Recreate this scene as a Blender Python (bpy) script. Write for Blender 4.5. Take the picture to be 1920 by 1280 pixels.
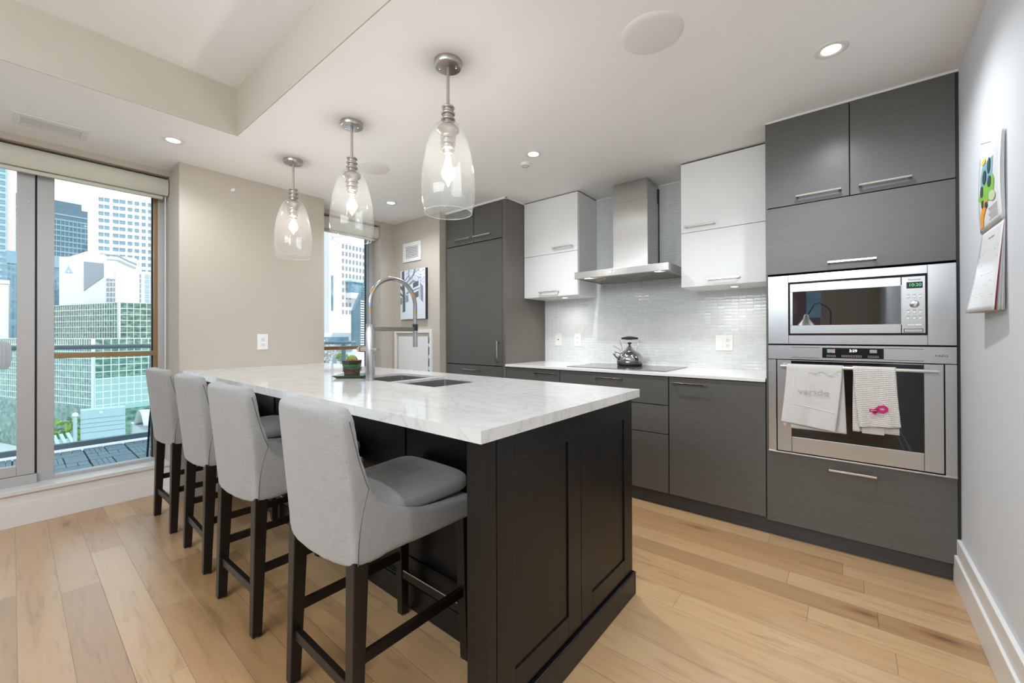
import bpy, bmesh, math, random
from mathutils import Vector, Matrix
random.seed(7)
PI = math.pi
S = bpy.context.scene
COL = S.collection
for o in list(bpy.data.objects):
    bpy.data.objects.remove(o)

# ------------------------------------------------------------------ camera
CAMZ = 1.18
yaw, pitch, roll = math.radians(39.3183), math.radians(.21758), math.radians(-.15585)
f0 = Vector((-math.sin(yaw), math.cos(yaw), 0)); r0 = Vector((math.cos(yaw), math.sin(yaw), 0)); u0 = Vector((0, 0, 1))
fw = f0 * math.cos(pitch) + u0 * math.sin(pitch); u1 = u0 * math.cos(pitch) - f0 * math.sin(pitch)
rt = r0 * math.cos(roll) + u1 * math.sin(roll); up = u1 * math.cos(roll) - r0 * math.sin(roll)
cd = bpy.data.cameras.new('camera'); cam = bpy.data.objects.new('camera', cd); COL.objects.link(cam)
m = Matrix.Identity(4)
for i in range(3):
    m[i][0] = rt[i]; m[i][1] = up[i]; m[i][2] = -fw[i]
m.translation = Vector((0, 0, CAMZ))
cam.matrix_world = m
cd.sensor_width = 36; cd.lens = 768.33 / 1920 * 36; cd.shift_y = -14.968 / 1920
cd.clip_start = .05; cd.clip_end = 2000
S.camera = cam

# ------------------------------------------------------------------ exposure, world, sun
S.view_settings.view_transform = 'Standard'; S.view_settings.look = 'None'
S.view_settings.gamma = 1; S.view_settings.use_curve_mapping = False
S.view_settings.exposure = 0.98
try:
    S.cycles.use_denoising = True
    S.cycles.sample_clamp_indirect = 4
    S.cycles.max_bounces = 10; S.cycles.diffuse_bounces = 6; S.cycles.glossy_bounces = 5
    S.cycles.transparent_max_bounces = 16
    S.cycles.caustics_reflective = False; S.cycles.caustics_refractive = False
except Exception:
    pass
W = bpy.data.worlds.new('sky'); S.world = W; W.use_nodes = True
nt = W.node_tree; nt.nodes.clear()
o_ = nt.nodes.new('ShaderNodeOutputWorld'); bg = nt.nodes.new('ShaderNodeBackground')
tc = nt.nodes.new('ShaderNodeTexCoord'); sx = nt.nodes.new('ShaderNodeSeparateXYZ'); rp = nt.nodes.new('ShaderNodeValToRGB')
nz = nt.nodes.new('ShaderNodeTexNoise'); nz.inputs['Scale'].default_value = 3; nz.inputs['Detail'].default_value = 5
mx = nt.nodes.new('ShaderNodeMixRGB'); mr = nt.nodes.new('ShaderNodeValToRGB')
nt.links.new(tc.outputs['Generated'], sx.inputs[0]); nt.links.new(sx.outputs['Z'], rp.inputs[0])
rp.color_ramp.elements[0].position = 0; rp.color_ramp.elements[0].color = (.80, .86, .91, 1)
rp.color_ramp.elements[1].position = .6; rp.color_ramp.elements[1].color = (.42, .60, .88, 1)
nt.links.new(tc.outputs['Generated'], nz.inputs['Vector']); nt.links.new(nz.outputs['Fac'], mr.inputs[0])
mr.color_ramp.elements[0].position = .42; mr.color_ramp.elements[1].position = .65
nt.links.new(mr.outputs[0], mx.inputs[0]); nt.links.new(rp.outputs[0], mx.inputs[1]); mx.inputs[2].default_value = (.86, .89, .92, 1)
nt.links.new(mx.outputs[0], bg.inputs[0]); zs = nt.nodes.new('ShaderNodeMath'); zs.operation = 'MULTIPLY_ADD'; zs.use_clamp = False; zs.inputs[1].default_value = 1.5; zs.inputs[2].default_value = .36   # an overcast sky is brightest overhead
zm = nt.nodes.new('ShaderNodeMath'); zm.operation = 'MAXIMUM'; zm.inputs[1].default_value = 0; nt.links.new(sx.outputs['Z'], zm.inputs[0]); nt.links.new(zm.outputs[0], zs.inputs[0]); nt.links.new(zs.outputs[0], bg.inputs[1])
nt.links.new(bg.outputs[0], o_.inputs[0])

def light(kind, name, loc, power, color=(1, 1, 1), **k):
    d = bpy.data.lights.new(name, kind); d.energy = power; d.color = color
    o = bpy.data.objects.new(name, d); COL.objects.link(o); o.location = loc
    for a, v in k.items():
        if a == 'rot': o.rotation_euler = v
        else: setattr(d, a, v)
    return o
light('SUN', 'sun', (40, -20, 60), 1.25, (1, .96, .9), rot=(0, math.radians(46), math.radians(6)), angle=math.radians(1))
DAY = (.72, .86, 1.0)
# daylight coming through the sliding glass beyond the picture on the left and through the living room window behind
for nm, loc, rot, a, b_ in (('sky_portal_left', (-4.16, -1.7, 1.3), (0, -PI / 2, 0), 2.2, 2.7), ('sky_portal_rear', (-1.95, -3.36, 1.33), (PI / 2, 0, 0), 3.3, 2.06), ('sky_portal_window', (-4.2, .2, 1.3), (0, -PI / 2, 0), 2.2, 1.15), ('sky_portal_narrow', (-4.2, 2.19, 1.3), (0, -PI / 2, 0), 2.2, .76)):
    o = light('AREA', nm, loc, 1, (1, 1, 1), rot=rot, shape='RECTANGLE', size=a, size_y=b_); o.data.cycles.is_portal = True
# unseen fill lamp behind the camera, added and tilted to brighten the kitchen fronts
light('AREA', 'kitchen_fill_light', (-.9, -1.7, 2.45), 45, (.85, .935, 1), rot=(math.radians(58), 0, 0), shape='RECTANGLE', size=2.6, size_y=.9)

# ------------------------------------------------------------------ material helpers
MT = {}
def mat(name, col, rough=.5, metal=0., spec=.5, **k):
    m = bpy.data.materials.new(name); m.use_nodes = True
    b = m.node_tree.nodes['Principled BSDF']
    b.inputs['Base Color'].default_value = (*col, 1); b.inputs['Roughness'].default_value = rough
    b.inputs['Metallic'].default_value = metal; b.inputs['Specular IOR Level'].default_value = spec
    for a, v in k.items(): b.inputs[a].default_value = v
    MT[name] = m
    return m
def N(m, t, **k):
    n = m.node_tree.nodes.new(t)
    for a, v in k.items(): setattr(n, a, v)
    return n
def L(m, a, b): m.node_tree.links.new(a, b)
def B(m): return m.node_tree.nodes['Principled BSDF']
def objvec(m, scale=(1, 1, 1), kind='Object'):
    t = N(m, 'ShaderNodeTexCoord'); p = N(m, 'ShaderNodeMapping'); p.inputs['Scale'].default_value = scale
    L(m, t.outputs[kind], p.inputs['Vector']); return p.outputs['Vector']
def ramp(m, fac, stops):
    r = N(m, 'ShaderNodeValToRGB'); e = r.color_ramp.elements
    while len(e) < len(stops): e.new(.5)
    for i, (p, c) in enumerate(stops): e[i].position = p; e[i].color = (*c, 1)
    L(m, fac, r.inputs[0]); return r.outputs[0]
def noise(m, vec, scale, detail=3, rough=.5):
    n = N(m, 'ShaderNodeTexNoise'); n.inputs['Scale'].default_value = scale; n.inputs['Detail'].default_value = detail
    n.inputs['Roughness'].default_value = rough
    L(m, vec, n.inputs['Vector']); return n.outputs['Fac']
def bump(m, h, strength=.2, dist=.002):
    b = N(m, 'ShaderNodeBump'); b.inputs['Strength'].default_value = strength; b.inputs['Distance'].default_value = dist
    L(m, h, b.inputs['Height']); L(m, b.outputs[0], B(m).inputs['Normal']); return b
def math_(m, op, a, b=None, c=None):
    n = N(m, 'ShaderNodeMath', operation=op)
    for i, v in enumerate((a, b, c)):
        if v is None: continue
        if isinstance(v, (int, float)): n.inputs[i].default_value = v
        else: L(m, v, n.inputs[i])
    return n.outputs[0]

def soft_noise_color(m, c1, c2, vec, scale, detail=3):
    L(m, ramp(m, noise(m, vec, scale, detail), [(.3, c1), (.7, c2)]), B(m).inputs['Base Color'])

mat('paint_greige', (.515, .463, .395), .75); bump(MT['paint_greige'], noise(MT['paint_greige'], objvec(MT['paint_greige']), 220, 2), .05, .0005)
mat('greige_lit_cool', (.69, .71, .74), .75); bump(MT['greige_lit_cool'], noise(MT['greige_lit_cool'], objvec(MT['greige_lit_cool']), 220, 2), .05, .0005)  # greige tinted cooler and paler for the light on the right wall
mat('ceiling_white', (.92, .92, .92), .8)
mat('trim_white', (.78, .77, .75), .35)
mat('plate_white', (.82, .81, .78), .3)
mat('grille_white', (.8, .79, .77), .45)
mat('black_gap', (.01, .01, .012), .6)
mat('dark_slot', (.03, .028, .025), .6)

# grey brown laminate with fine horizontal grain
def laminate(name, c1, c2, rough):
    m = mat(name, c1, rough); v = objvec(m, (1.2, 6, 70))
    n = noise(m, v, 2.2, 6, .65)
    L(m, ramp(m, n, [(.3, c1), (.7, c2)]), B(m).inputs['Base Color'])
    v2 = objvec(m, (4, 20, 420)); bump(m, noise(m, v2, 2, 3), .12, .0006)
    return m
laminate('cabinet_laminate', (.090, .085, .078), (.110, .104, .096), .33)
laminate('toe_kick_wood', (.03, .03, .034), (.06, .058, .06), .4)
mat('cabinet_white', (.82, .815, .80), .28, spec=.5)
mat('cabinet_side_panel', (.13, .115, .098), .4)
mat('island_black', (.005, .0047, .005), .33, spec=.38)
m = mat('brushed_steel', (.55, .545, .54), .27, 1.0)
m = mat('brushed_steel_vertical', (.58, .57, .555), .26, 1.0, Anisotropic=.85); tn = N(m, 'ShaderNodeTangent', direction_type='RADIAL', axis='Z'); L(m, tn.outputs[0], B(m).inputs['Tangent']); 
mat('steel_polished', (.72, .71, .70), .12, 1.0)
mat('nickel', (.50, .47, .43), .3, 1.0)
mat('chrome', (.80, .80, .80), .06, 1.0)
mat('kettle_steel', (.42, .42, .43), .05, 1.0)
mat('sink_steel', (.52, .51, .49), .3, 1.0)
mat('black_plastic', (.015, .015, .015), .35)
mat('black_glass', (.006, .007, .009), .03, spec=.7); mat('mirror_black_glass', (.006, .007, .008), .02, spec=1.0, **{'Coat Weight': 1.0, 'Coat IOR': 2.1, 'Coat Roughness': .015})
mat('oven_glass', (.012, .016, .019), .04, spec=.8)
mat('cooktop_glass', (.10, .10, .095), .06, spec=.9)
mat('white_plastic', (.8, .8, .8), .35)
mat('print_black', (.02, .02, .02), .5)
mat('print_grey', (.35, .35, .36), .5)
mat('print_light', (.55, .55, .55), .5)
mat('rubber', (.03, .03, .03), .6)
mat('aluminium_grey', (.50, .49, .49), .4, .25)
mat('bronze_anodised', (.36, .23, .12), .3, .6)
mat('rail_teal', (.17, .26, .30), .4)
mat('dark_gasket', (.02, .024, .03), .5)
mat('stool_wood', (.010, .0075, .006), .34, spec=.4)
mat('sill_stone', (.72, .70, .66), .18)
mat('blind_fabric', (.62, .61, .52), .8)
mat('wand_clear', (.75, .76, .78), .2)
mat('felt', (.5, .48, .45), .9)

# emissive
def emit(name, col, s):
    m = bpy.data.materials.new(name); m.use_nodes = True; t = m.node_tree; t.nodes.clear()
    e = t.nodes.new('ShaderNodeEmission'); o = t.nodes.new('ShaderNodeOutputMaterial')
    e.inputs[0].default_value = (*col, 1); e.inputs[1].default_value = s; t.links.new(e.outputs[0], o.inputs[0]); MT[name] = m
emit('lamp_glow', (1, .96, .9), 6)
emit('bulb_glow', (1, .93, .82), 16)
emit('clock_blue', (.75, .85, 1), 2.2)
emit('clock_green', (.12, .55, .22), 1.0)
emit('indicator_red', (1, .12, .05), 1.5)

# glass
def glass(name, tint, refl=1.0, haze=0.0, seeded=False):
    m = bpy.data.materials.new(name); m.use_nodes = True; t = m.node_tree; t.nodes.clear(); MT[name] = m
    o = t.nodes.new('ShaderNodeOutputMaterial'); tr = t.nodes.new('ShaderNodeBsdfTransparent'); tr.inputs[0].default_value = (*tint, 1)
    gl = t.nodes.new('ShaderNodeBsdfGlossy'); gl.inputs['Roughness'].default_value = .02
    fr = t.nodes.new('ShaderNodeLayerWeight'); pw = t.nodes.new('ShaderNodeMath'); pw.operation = 'POWER'; pw.inputs[1].default_value = 5
    t.links.new(fr.outputs['Facing'], pw.inputs[0])
    mu = t.nodes.new('ShaderNodeMath'); mu.operation = 'MULTIPLY_ADD'; mu.inputs[1].default_value = .9 * refl; mu.inputs[2].default_value = .04 * refl
    t.links.new(pw.outputs[0], mu.inputs[0])
    a = t.nodes.new('ShaderNodeMixShader'); t.links.new(mu.outputs[0], a.inputs[0]); t.links.new(tr.outputs[0], a.inputs[1]); t.links.new(gl.outputs[0], a.inputs[2])
    out = a.outputs[0]
    if haze or seeded:
        df = t.nodes.new('ShaderNodeBsdfTranslucent'); df.inputs[0].default_value = (.95, .95, .95, 1)
        d2 = t.nodes.new('ShaderNodeBsdfDiffuse'); d2.inputs[0].default_value = (.95, .95, .95, 1)
        ad = t.nodes.new('ShaderNodeMixShader'); t.links.new(df.outputs[0], ad.inputs[1]); t.links.new(d2.outputs[0], ad.inputs[2])
        b = t.nodes.new('ShaderNodeMixShader')
        if seeded:
            tcn = t.nodes.new('ShaderNodeTexCoord'); vo = t.nodes.new('ShaderNodeTexVoronoi'); vo.inputs['Scale'].default_value = 170
            t.links.new(tcn.outputs['Object'], vo.inputs['Vector'])
            lt = t.nodes.new('ShaderNodeMath'); lt.operation = 'LESS_THAN'; lt.inputs[1].default_value = .24; t.links.new(vo.outputs['Distance'], lt.inputs[0])
            ns = t.nodes.new('ShaderNodeTexNoise'); ns.inputs['Scale'].default_value = 14; t.links.new(tcn.outputs['Object'], ns.inputs['Vector'])
            g = t.nodes.new('ShaderNodeMath'); g.operation = 'GREATER_THAN'; g.inputs[1].default_value = .47; t.links.new(ns.outputs['Fac'], g.inputs[0])
            mm = t.nodes.new('ShaderNodeMath'); mm.operation = 'MULTIPLY'; t.links.new(lt.outputs[0], mm.inputs[0]); t.links.new(g.outputs[0], mm.inputs[1])
            m3 = t.nodes.new('ShaderNodeMath'); m3.operation = 'MULTIPLY_ADD'; m3.inputs[1].default_value = .16; m3.inputs[2].default_value = haze
            t.links.new(mm.outputs[0], m3.inputs[0]); t.links.new(m3.outputs[0], b.inputs[0])
        else:
            b.inputs[0].default_value = haze
        t.links.new(out, b.inputs[1]); t.links.new(ad.outputs[0], b.inputs[2]); out = b.outputs[0]
    t.links.new(out, o.inputs[0])
glass('window_glass', (.975, .985, .98), .8)
glass('seeded_glass', (.985, .99, .99), .5, .034, True)
glass('rim_glass', (.8, .84, .84), 2.0, .3)
glass('bulb_glass', (1, .98, .95), .6)
glass('balcony_glass', (.86, .95, .95), .7)

# quartz
m = mat('quartz', (.74, .72, .69), .09); v = objvec(m, (1.1, 1.9, 1))
w = N(m, 'ShaderNodeTexNoise'); w.inputs['Scale'].default_value = 2.6; w.inputs['Detail'].default_value = 9; w.inputs['Roughness'].default_value = .62; w.inputs['Distortion'].default_value = 1.6
L(m, v, w.inputs['Vector'])
a = math_(m, 'ABSOLUTE', math_(m, 'SUBTRACT', w.outputs['Fac'], .5))
vein = ramp(m, a, [(0, (.56, .55, .53)), (.010, (.64, .63, .61)), (.04, (.68, .67, .65))])
soft = ramp(m, noise(m, v, 1.3, 2), [(.35, (.93, .93, .93)), (.65, (1, 1, 1))])
mm = N(m, 'ShaderNodeMixRGB', blend_type='MULTIPLY'); mm.inputs[0].default_value = 1; L(m, vein, mm.inputs[1]); L(m, soft, mm.inputs[2]); L(m, mm.outputs[0], B(m).inputs['Base Color'])
mat('quartz_plain', (.80, .79, .77), .12)

# oak plank floor: planks run along X, 128.5 mm wide
m = mat('oak_floor', (.5, .33, .18), .34, spec=.95)
g = N(m, 'ShaderNodeNewGeometry'); s = N(m, 'ShaderNodeSeparateXYZ'); L(m, g.outputs['Position'], s.inputs[0])
vy = math_(m, 'DIVIDE', math_(m, 'SUBTRACT', s.outputs['Y'], .015), .1285)
row = math_(m, 'FLOOR', vy); fy = math_(m, 'FRACT', vy)
wn = N(m, 'ShaderNodeTexWhiteNoise', noise_dimensions='1D'); L(m, row, wn.inputs['W'])
ux = math_(m, 'DIVIDE', math_(m, 'ADD', s.outputs['X'], math_(m, 'MULTIPLY', wn.outputs['Value'], 9.7)), 1.35)
cl = math_(m, 'FLOOR', ux); fx = math_(m, 'FRACT', ux)
cb = N(m, 'ShaderNodeCombineXYZ'); L(m, row, cb.inputs[0]); L(m, cl, cb.inputs[1])
wi = N(m, 'ShaderNodeTexWhiteNoise', noise_dimensions='3D'); L(m, cb.outputs[0], wi.inputs['Vector'])
idv = wi.outputs['Value']
gv = N(m, 'ShaderNodeCombineXYZ'); L(m, math_(m, 'MULTIPLY_ADD', s.outputs['X'], 1.6, math_(m, 'MULTIPLY', idv, 40)), gv.inputs[0]); L(m, math_(m, 'MULTIPLY', s.outputs['Y'], 16), gv.inputs[1]); L(m, math_(m, 'MULTIPLY', idv, 30), gv.inputs[2])
gr = N(m, 'ShaderNodeTexNoise'); gr.inputs['Scale'].default_value = 1.6; gr.inputs['Detail'].default_value = 8; gr.inputs['Roughness'].default_value = .62; gr.inputs['Distortion'].default_value = .9; L(m, gv.outputs[0], gr.inputs['Vector'])
base = ramp(m, idv, [(0, (.40, .235, .105)), (.35, (.52, .33, .165)), (.7, (.60, .40, .215)), (1, (.46, .265, .12))])
grain = ramp(m, gr.outputs['Fac'], [(.28, (.62, .54, .46)), (.45, (.93, .90, .87)), (.75, (1.05, 1.04, 1.02))])
mm = N(m, 'ShaderNodeMixRGB', blend_type='MULTIPLY'); mm.inputs[0].default_value = .9; L(m, base, mm.inputs[1]); L(m, grain, mm.inputs[2])
kv = N(m, 'ShaderNodeCombineXYZ'); L(m, math_(m, 'MULTIPLY_ADD', s.outputs['X'], 1.3, math_(m, 'MULTIPLY', idv, 11)), kv.inputs[0]); L(m, math_(m, 'MULTIPLY', s.outputs['Y'], 4.2), kv.inputs[1])
kn = N(m, 'ShaderNodeTexVoronoi'); kn.inputs['Scale'].default_value = 1.15; L(m, kv.outputs[0], kn.inputs['Vector'])
kd = math_(m, 'ADD', kn.outputs['Distance'], math_(m, 'MULTIPLY', gr.outputs['Fac'], .10))
knot = ramp(m, kd, [(.07, (.38, .27, .2)), (.13, (.78, .70, .62)), (.24, (1, 1, 1))])
m2 = N(m, 'ShaderNodeMixRGB', blend_type='MULTIPLY'); m2.inputs[0].default_value = .85; L(m, mm.outputs[0], m2.inputs[1]); L(m, knot, m2.inputs[2])
ey = math_(m, 'MINIMUM', fy, math_(m, 'SUBTRACT', 1, fy)); ex = math_(m, 'MINIMUM', fx, math_(m, 'SUBTRACT', 1, fx))
seam = math_(m, 'MINIMUM', math_(m, 'DIVIDE', ey, .010), math_(m, 'DIVIDE', ex, .00115))
seam = math_(m, 'MINIMUM', seam, 1.0)
sc_ = ramp(m, seam, [(0, (.30, .24, .20)), (.9, (1, 1, 1))])
m4 = N(m, 'ShaderNodeMixRGB', blend_type='MULTIPLY'); m4.inputs[0].default_value = 1; L(m, m2.outputs[0], m4.inputs[1]); L(m, sc_, m4.inputs[2])
L(m, m4.outputs[0], B(m).inputs['Base Color'])
L(m, math_(m, 'MULTIPLY_ADD', gr.outputs['Fac'], .16, .24), B(m).inputs['Roughness']); B(m).inputs['Coat Weight'].default_value = .3; B(m).inputs['Coat Roughness'].default_value = .22
bump(m, math_(m, 'ADD', math_(m, 'MULTIPLY', seam, .8), math_(m, 'MULTIPLY', gr.outputs['Fac'], .25)), .35, .0012)

# mosaic tile 48.5 x 24.5 mm, each tile with its own slight tilt
m = mat('glass_mosaic', (.62, .64, .62), .1)
g = N(m, 'ShaderNodeNewGeometry'); s = N(m, 'ShaderNodeSeparateXYZ'); L(m, g.outputs['Position'], s.inputs[0])
tx = math_(m, 'DIVIDE', s.outputs['X'], .0485); tz = math_(m, 'DIVIDE', s.outputs['Z'], .0245)
fxx = math_(m, 'FRACT', tx); fzz = math_(m, 'FRACT', tz)
cb = N(m, 'ShaderNodeCombineXYZ'); L(m, math_(m, 'FLOOR', tx), cb.inputs[0]); L(m, math_(m, 'FLOOR', tz), cb.inputs[1])
wi = N(m, 'ShaderNodeTexWhiteNoise', noise_dimensions='3D'); L(m, cb.outputs[0], wi.inputs['Vector'])
ex = math_(m, 'DIVIDE', math_(m, 'MINIMUM', fxx, math_(m, 'SUBTRACT', 1, fxx)), .05)
ez = math_(m, 'DIVIDE', math_(m, 'MINIMUM', fzz, math_(m, 'SUBTRACT', 1, fzz)), .07)
edge = math_(m, 'MINIMUM', math_(m, 'MINIMUM', ex, ez), 1.0)
tcol = ramp(m, wi.outputs['Value'], [(0, (.645, .67, .66)), (1, (.70, .725, .715))])
gm = N(m, 'ShaderNodeMixRGB'); L(m, ramp(m, edge, [(.45, (0, 0, 0)), (.6, (1, 1, 1))]), gm.inputs[0]); gm.inputs[1].default_value = (.86, .86, .84, 1); L(m, tcol, gm.inputs[2])
L(m, gm.outputs[0], B(m).inputs['Base Color'])
L(m, ramp(m, edge, [(.45, (.6, .6, .6)), (.6, (.07, .07, .07))]), B(m).inputs['Roughness'])
sep = N(m, 'ShaderNodeSeparateColor'); L(m, wi.outputs['Color'], sep.inputs[0])
tilt = math_(m, 'ADD', math_(m, 'MULTIPLY', math_(m, 'SUBTRACT', sep.outputs[0], .5), fxx), math_(m, 'MULTIPLY', math_(m, 'SUBTRACT', sep.outputs[1], .5), fzz))
pil = math_(m, 'MULTIPLY', math_(m, 'SUBTRACT', 1, math_(m, 'POWER', math_(m, 'ABSOLUTE', math_(m, 'MULTIPLY_ADD', fzz, 2, -1)), 2)), .35)
bump(m, math_(m, 'ADD', math_(m, 'ADD', edge, math_(m, 'MULTIPLY', tilt, 1.0)), pil), .7, .002)

# linen upholstery
def linen(name, c1, c2):
    m = mat(name, c1, .9); B(m).inputs['Sheen Weight'].default_value = .25
    a = noise(m, objvec(m, (30, 30, 700)), 1.0, 4, .7); b = noise(m, objvec(m, (600, 600, 25)), 1.0, 4, .7)
    f = math_(m, 'MULTIPLY', math_(m, 'ADD', a, b), .5)
    L(m, ramp(m, f, [(.35, c1), (.65, c2)]), B(m).inputs['Base Color']); bump(m, f, .6, .0014)
linen('linen_grey', (.25, .24, .23), (.36, .35, .34))
mat('seam_thread', (.10, .095, .09), .9)

# towels
m = mat('cotton_plain', (.62, .60, .585), .9); bump(m, noise(m, objvec(m, (1, 1, 1)), 900, 2), .2, .0006); B(m).inputs['Sheen Weight'].default_value = .2
m = mat('waffle_cotton', (.78, .74, .70), .9)
v = N(m, 'ShaderNodeTexCoord'); s = N(m, 'ShaderNodeSeparateXYZ'); L(m, v.outputs['Object'], s.inputs[0])
wx = math_(m, 'SINE', math_(m, 'MULTIPLY', s.outputs['X'], 2 * PI / .0062)); wz = math_(m, 'SINE', math_(m, 'MULTIPLY', s.outputs['Z'], 2 * PI / .0095))
h = math_(m, 'MAXIMUM', math_(m, 'MULTIPLY', wx, .6), wz)
bump(m, h, 1.0, .0022)
L(m, ramp(m, math_(m, 'MULTIPLY_ADD', h, .5, .5), [(.2, (.50, .46, .43)), (.6, (.82, .78, .74))]), B(m).inputs['Base Color'])
mat('ribbon_pink', (.55, .008, .14), .6); mat('ribbon_pale', (.75, .25, .38), .7); mat('tag_pink', (.7, .45, .42), .8); mat('print_cloth_grey', (.42, .41, .42), .9)

# exterior
mat('facade_white', (.80, .78, .75), .7); mat('facade_cream', (.72, .71, .66), .7); mat('facade_pink', (.70, .60, .55), .7)
mat('facade_teal', (.10, .18, .22), .3); mat('facade_teal_light', (.24, .38, .45), .3)
mat('facade_sea', (.40, .58, .55), .4)
m = mat('city_glass', (.07, .12, .12), .08, spec=.9); v = objvec(m, (.5, .5, .8)); L(m, ramp(m, noise(m, v, 1.1, 4), [(.35, (.04, .10, .095)), (.5, (.10, .22, .16)), (.68, (.26, .40, .26))]), B(m).inputs['Base Color'])
m = mat('city_glass_blue', (.12, .26, .33), .15, spec=.8); v = objvec(m, (.4, .4, .6)); L(m, ramp(m, noise(m, v, .9, 4), [(.35, (.10, .22, .29)), (.65, (.24, .40, .48))]), B(m).inputs['Base Color'])
mat('mullion_white', (.78, .80, .76), .5); mat('louvre_grey', (.30, .33, .36), .5); mat('logo_blue', (.42, .55, .68), .4)
mat('panel_mint', (.36, .52, .48), .4)
mat('street_grey', (.62, .62, .60), .9); mat('roof_membrane', (.70, .69, .66), .9); mat('metal_mint', (.42, .53, .55), .45)
m = mat('leaf_green', (.16, .34, .04), .7); L(m, ramp(m, noise(m, objvec(m), 1.4, 4), [(.3, (.07, .2, .02)), (.7, (.36, .55, .10))]), B(m).inputs['Base Color'])
mat('blossom', (.75, .62, .60), .8)
mat('trunk_brown', (.16, .11, .07), .9)
mat('deck_plank', (.20, .30, .33), .6); mat('deck_gap', (.02, .03, .035), .8)
mat('umbrella_cloth', (.85, .85, .86), .9)

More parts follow.
